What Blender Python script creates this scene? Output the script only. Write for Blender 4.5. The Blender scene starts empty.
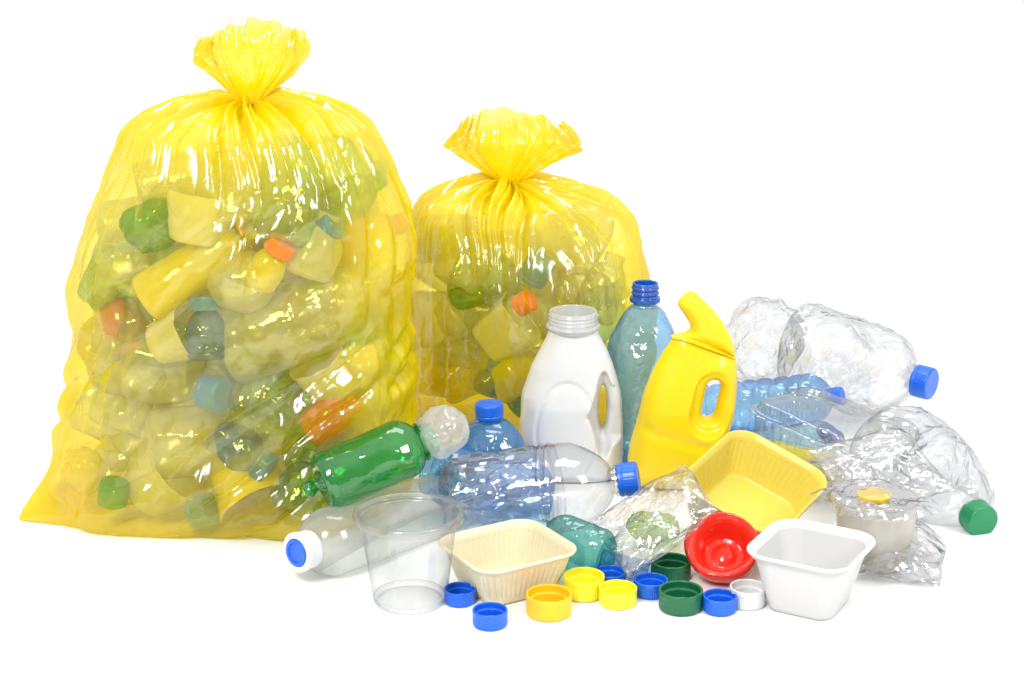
import bpy, math
import numpy as np
from mathutils import Vector, Matrix, Euler, Quaternion
from mathutils.bvhtree import BVHTree

scene = bpy.context.scene
C = scene.collection
PI = math.pi

# ------------------------------------------------------------------ camera, world, lamps, exposure
FPX = 1800.0
PITCH = math.radians(16.5)
CAM = np.array([0.0, -1.9, 0.75])
cam_data = bpy.data.cameras.new('camera')
cam = bpy.data.objects.new('camera', cam_data)
C.objects.link(cam)
cam.location = CAM
cam.rotation_euler = (PI / 2 - PITCH, 0, 0)
cam_data.sensor_width = 36
cam_data.lens = FPX / 1024 * 36
cam_data.clip_start = 0.05
cam_data.clip_end = 200
scene.camera = cam

world = bpy.data.worlds.new('World')
scene.world = world
world.use_nodes = True
wn, wl = world.node_tree.nodes, world.node_tree.links
wbg = wn['Background']
wtc = wn.new('ShaderNodeTexCoord')
wsep = wn.new('ShaderNodeSeparateXYZ')
wl.new(wtc.outputs['Generated'], wsep.inputs[0])
wm = wn.new('ShaderNodeMath'); wm.operation = 'MULTIPLY_ADD'
wl.new(wsep.outputs['Z'], wm.inputs[0]); wm.inputs[1].default_value = 0.55
wl.new(wsep.outputs['Y'], wm.inputs[2])
wr = wn.new('ShaderNodeMapRange'); wr.interpolation_type = 'SMOOTHSTEP'
wl.new(wm.outputs[0], wr.inputs[0])
wr.inputs[1].default_value = -0.75; wr.inputs[2].default_value = 0.35
wr.inputs[3].default_value = 0.50; wr.inputs[4].default_value = 1.20
wl.new(wr.outputs[0], wbg.inputs['Strength'])
wbg.inputs['Color'].default_value = (1, 1, 1, 1)

def lamp(name, loc, target, w, h, watts, col=(1, 1, 1)):
    d = bpy.data.lights.new(name, 'AREA')
    d.shape = 'RECTANGLE'; d.size = w; d.size_y = h; d.energy = watts; d.color = col
    o = bpy.data.objects.new(name, d); C.objects.link(o)
    o.location = loc
    o.rotation_euler = (Vector(target) - Vector(loc)).to_track_quat('-Z', 'Y').to_euler()
    return o
lamp('softbox_key', (-0.70, -1.85, 1.85), (0.0, 0.0, 0.15), 0.60, 0.80, 48)
lamp('softbox_fill', (1.5, -1.3, 1.35), (0.1, 0.0, 0.15), 0.5, 0.8, 20)
lamp('softbox_top', (0.1, 0.5, 2.1), (0.0, 0.0, 0.1), 1.3, 0.7, 14)

scene.view_settings.view_transform = 'Standard'
scene.view_settings.look = 'None'
scene.view_settings.exposure = 0.0
scene.view_settings.gamma = 1.0
scene.render.engine = 'CYCLES'
cy = scene.cycles
cy.use_denoising = True
cy.use_adaptive_sampling = True
cy.adaptive_threshold = 0.025
cy.max_bounces = 10
cy.diffuse_bounces = 4
cy.glossy_bounces = 5
cy.transmission_bounces = 8
cy.transparent_max_bounces = 48
cy.caustics_reflective = False
cy.caustics_refractive = False
cy.sample_clamp_indirect = 6.0

# ------------------------------------------------------------------ pixel -> world helper
_R = np.array([1.0, 0, 0]); _F = np.array([0, math.cos(PITCH), -math.sin(PITCH)]); _U = np.array([0, math.sin(PITCH), math.cos(PITCH)])
def ray(px, py):
    d = _F + _R * (px - 512) / FPX + _U * (341.5 - py) / FPX
    return d / np.linalg.norm(d)
def at(px, py, Y=None, z=None):
    d = ray(px, py)
    t = (Y - CAM[1]) / d[1] if Y is not None else (z - CAM[2]) / d[2]
    return CAM + d * t

# ------------------------------------------------------------------ numpy noise
def _hash(i, j, k, s):
    with np.errstate(over='ignore'):
        h = (i.astype(np.int64) * 374761393 + j.astype(np.int64) * 668265263 + k.astype(np.int64) * 2147483647 + s * 1274126177) & 0xFFFFFFFF
        h = ((h ^ (h >> 13)) * 1274126177) & 0xFFFFFFFF
        h = ((h ^ (h >> 15)) * 2246822519) & 0xFFFFFFFF
        h = h ^ (h >> 16)
    return (h & 0xFFFFFF) / float(0xFFFFFF)
def vnoise(p, s=0):
    i = np.floor(p).astype(np.int64); f = p - i
    u = f * f * f * (f * (f * 6 - 15) + 10)
    r = 0
    for a in (0, 1):
        wa = u[:, 0] if a else 1 - u[:, 0]
        for b in (0, 1):
            wb = u[:, 1] if b else 1 - u[:, 1]
            for c in (0, 1):
                wc = u[:, 2] if c else 1 - u[:, 2]
                r = r + wa * wb * wc * _hash(i[:, 0] + a, i[:, 1] + b, i[:, 2] + c, s)
    return r * 2 - 1
def vnoise3(p, s=0):
    return np.stack([vnoise(p, s), vnoise(p + 17.3, s + 1), vnoise(p - 9.1, s + 2)], -1)
def worley(p, s=0):
    i = np.floor(p).astype(np.int64)
    F1 = np.full(len(p), 9.0); F2 = np.full(len(p), 9.0)
    for a in (-1, 0, 1):
        for b in (-1, 0, 1):
            for c in (-1, 0, 1):
                x, y, z = i[:, 0] + a, i[:, 1] + b, i[:, 2] + c
                d = np.sqrt((x + _hash(x, y, z, s) - p[:, 0]) ** 2 + (y + _hash(x, y, z, s + 7) - p[:, 1]) ** 2 + (z + _hash(x, y, z, s + 13) - p[:, 2]) ** 2)
                F2 = np.minimum(F2, np.maximum(F1, d)); F1 = np.minimum(F1, d)
    return F1, F2
def crumple(p, scale, s=0, oct=2):
    """faceted creases: about -0.5 .. 0.5"""
    q = p * scale
    q = q + 0.35 * vnoise3(q * 0.7, s)
    r = 0; a = 1.0; t = 0
    for o in range(oct):
        F1, F2 = worley(q, s + 31 * o)
        r = r + a * (np.minimum(F2 - F1, 0.7) - 0.28)
        r = r + a * 0.5 * (0.35 - np.abs(vnoise(q * 1.1 + 5, s + 50 + o)))
        t += a; a *= 0.45; q = q * 2.1 + 3.7
    return r / t

def crease(p, f, s=0, K=6, dirs=None, warp=.25):
    """straight sharp folds: piecewise linear noise along random directions, fading in and out"""
    rng_ = np.random.default_rng(s + 1000)
    q = p + warp / f * vnoise3(p * f * .35, s + 61)
    r_ = 0
    for k in range(K):
        d = rng_.normal(size=3) if dirs is None else np.array(dirs[k % len(dirs)]) + rng_.normal(size=3) * .22
        d /= np.linalg.norm(d)
        t = q @ d * f * (0.7 + .9 * rng_.random()) + rng_.random() * 50
        i = np.floor(t); u = t - i
        z = np.zeros_like(i)
        a, b = _hash(i, z, z, s * 7 + k), _hash(i + 1, z, z, s * 7 + k)
        m = np.clip(.5 + 1.1 * vnoise(p * f * .3 + 11 * k, s + 70 + k), 0, 1)
        r_ = r_ + (a + (b - a) * u - .5) * m
    return r_ / math.sqrt(K)

# ------------------------------------------------------------------ meshes
def vnormals(V, F):
    a, b, c, d = (V[F[:, k]] for k in range(4))
    n = np.cross(c - a, d - b)
    N = np.zeros_like(V)
    for k in range(4): np.add.at(N, F[:, k], n)
    return N / (np.linalg.norm(N, axis=1, keepdims=True) + 1e-12)
def grid_faces(nu, nv, cu=True):
    """nv rows of nu points"""
    iu = np.arange(nu if cu else nu - 1); iv = np.arange(nv - 1)
    U_, V_ = np.meshgrid(iu, iv)
    U_, V_ = U_.ravel(), V_.ravel(); W_ = (U_ + 1) % nu
    return np.stack([V_ * nu + U_, V_ * nu + W_, (V_ + 1) * nu + W_, (V_ + 1) * nu + U_], -1)
def obj(name, V, F, mat, parent=None, smooth=True, attr=None, bevel_flat=None):
    me = bpy.data.meshes.new(name)
    me.from_pydata(np.asarray(V, float).tolist(), [], np.asarray(F).tolist())
    me.validate()
    if smooth: me.polygons.foreach_set('use_smooth', [True] * len(me.polygons))
    if bevel_flat: me.set_sharp_from_angle(angle=math.radians(bevel_flat))
    if attr is not None:
        a = me.attributes.new('thick', 'FLOAT', 'POINT'); a.data.foreach_set('value', np.asarray(attr, float).tolist())
    me.materials.append(mat)
    o = bpy.data.objects.new(name, me); C.objects.link(o)
    if parent is not None: o.parent = parent
    me.update()
    return o
def tag(o, label=None, cat=None, group=None, kind=None):
    if label: o['label'] = label
    if cat: o['category'] = cat
    if group: o['group'] = group
    if kind: o['kind'] = kind
    return o
def thing(name, label, cat, loc=(0, 0, 0), rot=None, group=None):
    o = bpy.data.objects.new(name, None); C.objects.link(o)
    o.empty_display_size = 0.02
    o.location = Vector(loc)
    if rot is not None:
        o.rotation_mode = 'QUATERNION'
        o.rotation_quaternion = rot if isinstance(rot, Quaternion) else Euler(rot).to_quaternion()
    return tag(o, label, cat, group)
def aim(p0, p1, roll=0.0):
    d = Vector(p1) - Vector(p0)
    return d.to_track_quat('Z', 'Y') @ Quaternion((0, 0, 1), roll)
def resample(pts, n, smooth=2):
    P = np.array(pts, float)
    s = np.r_[0, np.cumsum(np.linalg.norm(np.diff(P, axis=0), axis=1))]
    t = np.linspace(0, s[-1], n)
    Q = np.stack([np.interp(t, s, P[:, k]) for k in range(P.shape[1])], -1)
    for _ in range(smooth):
        Q[1:-1] = 0.25 * Q[:-2] + 0.5 * Q[1:-1] + 0.25 * Q[2:]
    return Q
def lathe(prof, nu=64, sx=1.0, sy=1.0, power=2.0):
    prof = np.asarray(prof)
    th = np.linspace(0, 2 * PI, nu, endpoint=False)
    c, s = np.cos(th), np.sin(th)
    k = (np.abs(c) ** power + np.abs(s) ** power) ** (-1 / power)
    V = np.stack([np.outer(prof[:, 0], k * c) * sx, np.outer(prof[:, 0], k * s) * sy, np.repeat(prof[:, 1][:, None], nu, 1)], -1).reshape(-1, 3)
    return V, grid_faces(nu, len(prof))
def rrect(w, l, r, n=64):
    """rounded rectangle outline, n points per full turn"""
    pts = []
    m = n // 4
    for q, (cx, cyy) in enumerate(((1, 1), (-1, 1), (-1, -1), (1, -1))):
        for k in range(m):
            a = PI / 2 * (q + k / (m - 1))
            pts.append((cx * (w / 2 - r) + r * math.cos(a), cyy * (l / 2 - r) + r * math.sin(a)))
    P = np.array(pts + pts[:1])
    s = np.r_[0, np.cumsum(np.linalg.norm(np.diff(P, axis=0), axis=1))]
    t = np.linspace(0, s[-1], n, endpoint=False)
    return np.stack([np.interp(t, s, P[:, k]) for k in range(2)], -1)
def surface_nets(f, xs, ys, zs):
    s = f < 0
    nx, ny, nz = f.shape
    acc = np.zeros((nx - 1, ny - 1, nz - 1, 3)); cnt = np.zeros((nx - 1, ny - 1, nz - 1))
    I, J, K = np.meshgrid(np.arange(nx - 1), np.arange(ny - 1), np.arange(nz - 1), indexing='ij')
    for ax in range(3):
        o = [0, 1, 2]; o.remove(ax)
        for a in (0, 1):
            for b in (0, 1):
                off0 = [0, 0, 0]; off0[o[0]] = a; off0[o[1]] = b
                off1 = list(off0); off1[ax] = 1
                sl0 = tuple(slice(off0[k], off0[k] + f.shape[k] - 1) for k in range(3))
                sl1 = tuple(slice(off1[k], off1[k] + f.shape[k] - 1) for k in range(3))
                f0, f1 = f[sl0], f[sl1]
                m = (f0 < 0) != (f1 < 0)
                t = np.where(m, f0 / np.where(m, f0 - f1, 1), 0)
                base = [I + off0[0], J + off0[1], K + off0[2]]
                base[ax] = base[ax] + t
                for k in range(3): acc[..., k] += np.where(m, base[k], 0)
                cnt += m
    act = cnt > 0
    idx = -np.ones(act.shape, int); idx[act] = np.arange(act.sum())
    P = acc[act] / cnt[act][:, None]
    V = np.stack([xs[0] + P[:, 0] * (xs[1] - xs[0]), ys[0] + P[:, 1] * (ys[1] - ys[0]), zs[0] + P[:, 2] * (zs[1] - zs[0])], -1)
    Fs = []
    for ax in range(3):
        o = [(ax + 1) % 3, (ax + 2) % 3]
        sl0 = [slice(None)] * 3; sl1 = [slice(None)] * 3
        sl0[ax] = slice(0, -1); sl1[ax] = slice(1, None)
        for k in o: sl0[k] = slice(1, -1); sl1[k] = slice(1, -1)
        a, b = s[tuple(sl0)], s[tuple(sl1)]
        for m, flip in ((a & ~b, False), (~a & b, True)):
            w = np.argwhere(m)
            if not len(w): continue
            c = w.copy()
            for k in o: c[:, k] += 1
            def cell(d0, d1):
                e = c.copy(); e[:, o[0]] += d0; e[:, o[1]] += d1
                return idx[e[:, 0], e[:, 1], e[:, 2]]
            q = np.stack([cell(-1, -1), cell(0, -1), cell(0, 0), cell(-1, 0)], -1)
            Fs.append(q[:, ::-1] if flip else q)
    return V, np.concatenate(Fs)
def relax(V, F, it=3):
    for _ in range(it):
        A = np.zeros_like(V); n = np.zeros(len(V))
        for k in range(4):
            a, b = F[:, k], F[:, (k + 1) % 4]
            np.add.at(A, a, V[b]); np.add.at(A, b, V[a]); np.add.at(n, a, 1); np.add.at(n, b, 1)
        V = 0.5 * V + 0.5 * A / n[:, None]
    return V

# ------------------------------------------------------------------ materials
def new_mat(name):
    m = bpy.data.materials.new(name); m.use_nodes = True
    nt = m.node_tree; nt.nodes.clear()
    out = nt.nodes.new('ShaderNodeOutputMaterial')
    return m, nt.nodes, nt.links, out
def math_node(N, L, op, a, b=None, clamp=False):
    n = N.new('ShaderNodeMath'); n.operation = op; n.use_clamp = clamp
    for k, v in enumerate((a, b)):
        if v is None: continue
        if isinstance(v, (int, float)): n.inputs[k].default_value = v
        else: L.new(v, n.inputs[k])
    return n.outputs[0]
def bump_chain(N, L, specs, stretch=(1, 1, 1)):
    tc = N.new('ShaderNodeTexCoord'); mp = N.new('ShaderNodeMapping')
    mp.inputs['Scale'].default_value = stretch
    L.new(tc.outputs['Object'], mp.inputs[0])
    prev = None
    for kind, sc, dist, st in specs:
        if kind == 'noise':
            t = N.new('ShaderNodeTexNoise'); t.inputs['Scale'].default_value = sc; t.inputs['Detail'].default_value = 3
            h = t.outputs['Fac']
        elif kind == 'ridge':
            t = N.new('ShaderNodeTexNoise'); t.inputs['Scale'].default_value = sc; t.inputs['Detail'].default_value = 2
            t.inputs['Distortion'].default_value = 0.8
            h = math_node(N, L, 'ABSOLUTE', math_node(N, L, 'SUBTRACT', t.outputs['Fac'], 0.5))
        elif kind == 'streak':
            t = N.new('ShaderNodeTexNoise'); t.inputs['Scale'].default_value = sc; t.inputs['Detail'].default_value = 1.5; t.inputs['Distortion'].default_value = .5
            h = math_node(N, L, 'ABSOLUTE', math_node(N, L, 'SUBTRACT', t.outputs['Fac'], 0.5))
        elif kind == 'facet':
            t = N.new('ShaderNodeTexVoronoi'); t.feature = 'F1'; t.distance = 'MANHATTAN'; t.inputs['Scale'].default_value = sc
            h = t.outputs['Distance']
        else:
            t = N.new('ShaderNodeTexVoronoi'); t.feature = 'DISTANCE_TO_EDGE'; t.inputs['Scale'].default_value = sc
            h = t.outputs['Distance']
        if kind == 'facet':
            nz = N.new('ShaderNodeTexNoise'); nz.inputs['Scale'].default_value = sc * .6; nz.inputs['Detail'].default_value = 1
            L.new(mp.outputs[0], nz.inputs['Vector'])
            ro = N.new('ShaderNodeVectorRotate'); ro.rotation_type = 'EULER_XYZ'; ro.inputs['Rotation'].default_value = (.5 + sc * .1, .7 + sc * .37, .4 + sc * .23)
            L.new(mp.outputs[0], ro.inputs['Vector'])
            ad = N.new('ShaderNodeVectorMath'); ad.operation = 'MULTIPLY_ADD'
            L.new(nz.outputs['Color'], ad.inputs[0]); ad.inputs[1].default_value = (.5 / sc,) * 3; L.new(ro.outputs[0], ad.inputs[2])
            L.new(ad.outputs[0], t.inputs['Vector'])
        elif kind == 'streak':
            ro = N.new('ShaderNodeMapping'); ro.vector_type = 'TEXTURE'
            ro.inputs['Rotation'].default_value = (0, math.radians(52 if sc < 12 else 38), 0); ro.inputs['Scale'].default_value = (1, 1.2, 5.5)
            L.new(tc.outputs['Object'], ro.inputs[0]); L.new(ro.outputs[0], t.inputs['Vector'])
        else:
            L.new(mp.outputs[0], t.inputs['Vector'])
        b = N.new('ShaderNodeBump'); b.inputs['Distance'].default_value = dist; b.inputs['Strength'].default_value = st
        L.new(h, b.inputs['Height'])
        if prev is not None: L.new(prev, b.inputs['Normal'])
        prev = b.outputs['Normal']
    return prev
def thin(name, tint, edge, rough=0.06, scatter=0.0, scatter_edge=None, scol=(1, 1, 1), bump=(), stretch=(1, 1, 1), spec=0.09, thick=False, edge_pow=2.0, graze=0.8):
    """thin-walled see-through plastic: light passes straight through a coloured film"""
    m, N, L, out = new_mat(name)
    nrm = bump_chain(N, L, bump, stretch) if bump else None
    lw = N.new('ShaderNodeLayerWeight'); lw.inputs['Blend'].default_value = 0.5
    if nrm is not None: L.new(nrm, lw.inputs['Normal'])
    fac = lw.outputs['Facing']
    fe = math_node(N, L, 'POWER', fac, edge_pow)
    if thick:
        at_ = N.new('ShaderNodeAttribute'); at_.attribute_name = 'thick'
        fe = math_node(N, L, 'MAXIMUM', fe, at_.outputs['Fac'], True)
    mx = N.new('ShaderNodeMix'); mx.data_type = 'RGBA'
    L.new(fe, mx.inputs['Factor'])
    mx.inputs['A'].default_value = (*tint, 1); mx.inputs['B'].default_value = (*edge, 1)
    tr = N.new('ShaderNodeBsdfTransparent'); L.new(mx.outputs['Result'], tr.inputs['Color'])
    base = tr.outputs[0]
    if scatter > 0 or (scatter_edge or 0) > 0:
        d = N.new('ShaderNodeBsdfDiffuse'); t = N.new('ShaderNodeBsdfTranslucent')
        for n in (d, t):
            n.inputs['Color'].default_value = (*scol, 1)
            if nrm is not None: L.new(nrm, n.inputs['Normal'])
        dm = N.new('ShaderNodeMixShader'); dm.inputs[0].default_value = 0.5
        L.new(d.outputs[0], dm.inputs[1]); L.new(t.outputs[0], dm.inputs[2])
        sf = N.new('ShaderNodeMapRange'); L.new(fe, sf.inputs[0])
        sf.inputs[3].default_value = scatter; sf.inputs[4].default_value = scatter if scatter_edge is None else scatter_edge
        sm = N.new('ShaderNodeMixShader')
        L.new(sf.outputs[0], sm.inputs[0]); L.new(base, sm.inputs[1]); L.new(dm.outputs[0], sm.inputs[2])
        base = sm.outputs[0]
    g = N.new('ShaderNodeBsdfGlossy'); g.inputs['Roughness'].default_value = rough
    if nrm is not None: L.new(nrm, g.inputs['Normal'])
    f5 = math_node(N, L, 'POWER', fac, 5.0)
    fr = math_node(N, L, 'ADD', math_node(N, L, 'MULTIPLY', f5, graze), spec, True)
    fm = N.new('ShaderNodeMixShader')
    L.new(fr, fm.inputs[0]); L.new(base, fm.inputs[1]); L.new(g.outputs[0], fm.inputs[2])
    L.new(fm.outputs[0], out.inputs[0])
    return m
def solid(name, col, rough=0.35, sss=0.0, var=0.06, bump=(('noise', 60, 0.0006, 0.25),), trans=0.0):
    m, N, L, out = new_mat(name)
    p = N.new('ShaderNodeBsdfPrincipled')
    tc = N.new('ShaderNodeTexCoord'); n = N.new('ShaderNodeTexNoise'); n.inputs['Scale'].default_value = 22; n.inputs['Detail'].default_value = 4
    L.new(tc.outputs['Object'], n.inputs['Vector'])
    mx = N.new('ShaderNodeMix'); mx.data_type = 'RGBA'; L.new(n.outputs['Fac'], mx.inputs['Factor'])
    mx.inputs['A'].default_value = (*[c * (1 - var) for c in col], 1); mx.inputs['B'].default_value = (*[min(1, c * (1 + var)) for c in col], 1)
    L.new(mx.outputs['Result'], p.inputs['Base Color'])
    rr = N.new('ShaderNodeMapRange'); L.new(n.outputs['Fac'], rr.inputs[0])
    rr.inputs[3].default_value = rough * 0.8; rr.inputs[4].default_value = rough * 1.25
    L.new(rr.outputs[0], p.inputs['Roughness'])
    if sss:
        p.inputs['Subsurface Weight'].default_value = sss; p.inputs['Subsurface Radius'].default_value = (1, 1, 0.8); p.inputs['Subsurface Scale'].default_value = 0.006
    nrm = bump_chain(N, L, bump) if bump else None
    if nrm is not None: L.new(nrm, p.inputs['Normal'])
    sh = p.outputs[0]
    if trans:
        t = N.new('ShaderNodeBsdfTranslucent'); t.inputs['Color'].default_value = (*col, 1)
        ms = N.new('ShaderNodeMixShader'); ms.inputs[0].default_value = trans
        L.new(sh, ms.inputs[1]); L.new(t.outputs[0], ms.inputs[2]); sh = ms.outputs[0]
    L.new(sh, out.inputs[0])
    return m

M = {}
fine = (('facet', 34, 0.005, 0.55), ('facet', 90, 0.0014, 0.4))
M['bag'] = thin('yellow_bag_film', (0.995, 0.955, 0.52), (0.98, 0.80, 0.012), rough=0.16, scatter=0.13, scatter_edge=0.88, scol=(0.99, 0.825, 0.006),
                bump=(('facet', 9, 0.016, 0.5), ('streak', 26, 0.008, 0.6), ('streak', 9, 0.016, 0.5)), stretch=(1, 1, 0.6), spec=0.08, thick=True, edge_pow=2.0, graze=0.3)
M['clear'] = thin('clear_pet', (0.965, 0.968, 0.972), (0.50, 0.52, 0.55), rough=0.05, bump=(('noise', 14, 0.005, 0.3),), spec=0.15, edge_pow=2.2)
M['clear_crumpled'] = thin('crumpled_clear_pet', (0.91, 0.915, 0.925), (0.46, 0.48, 0.51), rough=0.06, bump=(('facet', 22, 0.010, 0.7), ('facet', 60, 0.0022, 0.5)), spec=0.22, edge_pow=1.7, scatter=0.02, scatter_edge=0.06)
M['clear_film'] = thin('crinkled_clear_film', (0.975, 0.975, 0.978), (0.62, 0.63, 0.65), rough=0.08, bump=(('facet', 24, 0.010, 0.7), ('facet', 65, 0.0018, 0.4)), spec=0.22, edge_pow=1.9, scatter=0.02, scatter_edge=0.06)
M['frosted'] = thin('frosted_plastic', (0.90, 0.905, 0.905), (0.6, 0.62, 0.63), rough=0.14, scatter=0.16, scatter_edge=0.45, scol=(0.9, 0.9, 0.9), bump=(('noise', 20, 0.002, 0.3),), spec=0.08)
M['cup_pp'] = thin('clear_polypropylene', (0.975, 0.976, 0.978), (0.60, 0.61, 0.63), rough=0.08, scatter=0.02, scatter_edge=0.12, scol=(0.9, 0.92, 0.94), spec=0.09, bump=(('noise', 12, 0.002, 0.2),))
M['blue_pet'] = thin('light_blue_pet', (0.66, 0.85, 0.97), (0.08, 0.30, 0.64), rough=0.05, bump=fine, spec=0.13, edge_pow=1.6, scatter=0.26, scatter_edge=0.3, scol=(.26, .62, .97))
M['pale_blue_pet'] = thin('pale_blue_pet', (0.55, 0.77, 0.95), (0.10, 0.32, 0.70), rough=0.05, bump=fine, spec=0.12, edge_pow=1.7, scatter=0.03, scatter_edge=0.1, scol=(0.3, 0.55, 0.85))
M['mid_blue_pet'] = thin('mid_blue_pet', (0.36, 0.68, 0.96), (0.05, 0.30, 0.72), rough=0.06, bump=fine, spec=0.12, edge_pow=1.5, scatter=0.38, scatter_edge=0.45, scol=(0.05, 0.36, 0.85))
M['green_pet'] = thin('green_pet', (0.16, 0.76, 0.24), (0.0, 0.22, 0.05), rough=0.06, bump=(('noise', 18, 0.003, 0.3),), spec=0.11, edge_pow=1.4, scatter=0.20, scatter_edge=0.35, scol=(0.02, 0.52, 0.10))
M['teal_pet'] = thin('teal_pet', (0.45, 0.82, 0.78), (0.04, 0.36, 0.36), rough=0.06, bump=fine, spec=0.11, edge_pow=1.5, scatter=0.06, scatter_edge=0.2, scol=(0.03, 0.42, 0.36))
M['lime_pet'] = thin('lime_pet', (0.62, 0.85, 0.12), (0.2, 0.5, 0.02), rough=0.08, bump=fine, spec=0.11, scatter=0.25, scatter_edge=0.5, scol=(0.4, 0.6, 0.04))
M['orange_pet'] = thin('orange_plastic_wall', (0.95, 0.42, 0.08), (0.7, 0.14, 0.0), rough=0.12, bump=(('noise', 20, 0.003, 0.3),), scatter=0.75, scatter_edge=0.9, scol=(0.92, 0.24, 0.03))
M['amber_wall'] = thin('amber_plastic_wall', (0.97, 0.66, 0.15), (0.8, 0.35, 0.0), rough=0.12, bump=fine, scatter=0.5, scatter_edge=0.8, scol=(0.95, 0.52, 0.03))
M['yellow_wall'] = thin('yellow_plastic_wall', (0.97, 0.86, 0.12), (0.85, 0.65, 0.0), rough=0.12, bump=(('noise', 20, 0.003, 0.3),), scatter=0.8, scatter_edge=0.9, scol=(0.96, 0.84, 0.03))
M['milky'] = thin('milky_plastic_wall', (0.95, 0.94, 0.88), (0.8, 0.78, 0.72), rough=0.16, bump=(('noise', 20, 0.002, 0.3),), scatter=0.55, scatter_edge=0.8, scol=(0.95, 0.94, 0.88))
M['blue_neck'] = thin('blue_neck_finish', (0.14, 0.48, 0.92), (0.0, 0.10, 0.55), rough=0.08, spec=0.10, scatter=0.45, scatter_edge=0.7, scol=(0.01, 0.20, 0.80))
M['cap_blue'] = solid('blue_cap', (0.006, 0.115, 0.62), 0.30)
M['deep_blue'] = thin('deep_blue_wall', (0.05, 0.3, 0.8), (0.0, 0.1, 0.5), rough=0.12, bump=fine, scatter=0.88, scatter_edge=0.92, scol=(0.01, 0.16, 0.66))
M['cap_sky'] = solid('sky_blue_cap', (0.008, 0.16, 0.80), 0.3)
M['clear_bagged'] = thin('hazy_clear_wall', (0.95, 0.955, 0.955), (0.72, 0.74, 0.74), rough=0.10, bump=(('facet', 24, 0.006, 0.5),), spec=0.12, scatter=0.28, scatter_edge=0.5, scol=(0.93, 0.94, 0.92))
M['cap_navy'] = solid('navy_cap', (0.015, 0.16, 0.60), 0.30)
M['cap_green'] = solid('green_cap', (0.004, 0.12, 0.045), 0.32)
M['cap_mid_green'] = solid('mid_green_cap', (0.006, 0.21, 0.075), 0.32)
M['cap_orange'] = solid('amber_cap', (0.90, 0.48, 0.008), 0.34)
M['cap_yellow'] = solid('yellow_cap', (0.80, 0.70, 0.02), 0.34)
M['cap_golden'] = solid('golden_cap', (0.9, 0.6, 0.01), 0.34)
M['cap_white'] = solid('white_cap', (0.66, 0.66, 0.65), 0.34, sss=0.1)
M['cap_vermilion'] = solid('vermilion_cap', (0.75, 0.13, 0.01), 0.34)
M['red'] = solid('glossy_red_plastic', (0.74, 0.026, 0.010), 0.14, bump=(('noise', 14, 0.002, 0.2),))
M['jug'] = solid('white_hdpe', (0.65, 0.65, 0.65), 0.30, sss=0.15, var=0.02, bump=(('noise', 30, 0.0012, 0.25),))
M['jug_neck'] = thin('milky_neck', (0.85, 0.86, 0.87), (0.6, 0.62, 0.63), rough=0.16, scatter=0.5, scatter_edge=0.7, scol=(0.86, 0.87, 0.88))
M['detergent'] = solid('yellow_hdpe', (0.80, 0.58, 0.004), 0.27, sss=0.05, var=0.03, bump=(('noise', 14, 0.003, 0.3), ('ridge', 30, 0.0015, 0.25)))
M['cream'] = solid('cream_tray_plastic', (0.76, 0.69, 0.47), 0.33, sss=0.1, var=0.02, trans=0.12)
M['white_tray'] = solid('white_tray_plastic', (0.62, 0.615, 0.605), 0.35, sss=0.08, var=0.02, trans=0.1)
M['yellow_tray'] = solid('pale_yellow_tray_plastic', (0.68, 0.55, 0.085), 0.36, sss=0.05, var=0.04, bump=(('noise', 40, 0.0016, 0.35),), trans=0.08)
M['pot'] = thin('translucent_ivory_wall', (0.95, 0.94, 0.91), (0.75, 0.73, 0.68), rough=0.15, scatter=0.30, scatter_edge=0.6, scol=(0.95, 0.92, 0.85), spec=0.08, bump=(('noise', 20, 0.002, 0.3),))
M['tie'] = solid('yellow_tie', (0.9, 0.66, 0.01), 0.4)

# ------------------------------------------------------------------ the surface they rest on
def floor_mat():
    m, N, L, out = new_mat('white_studio_sweep')
    p = N.new('ShaderNodeBsdfPrincipled')
    tc = N.new('ShaderNodeTexCoord'); n = N.new('ShaderNodeTexNoise'); n.inputs['Scale'].default_value = 3
    L.new(tc.outputs['Object'], n.inputs['Vector'])
    mx = N.new('ShaderNodeMix'); mx.data_type = 'RGBA'; L.new(n.outputs['Fac'], mx.inputs['Factor'])
    mx.inputs['A'].default_value = (0.90, 0.90, 0.898, 1); mx.inputs['B'].default_value = (0.915, 0.915, 0.913, 1)
    L.new(mx.outputs['Result'], p.inputs['Base Color'])
    p.inputs['Roughness'].default_value = 0.55; p.inputs['Specular IOR Level'].default_value = 0.3
    L.new(p.outputs[0], out.inputs[0])
    return m
tag(obj('studio_floor', [(-30, -6, 0), (30, -6, 0), (30, 60, 0), (-30, 60, 0)], [(0, 1, 2, 3)], floor_mat(), smooth=False), kind='structure')

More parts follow.
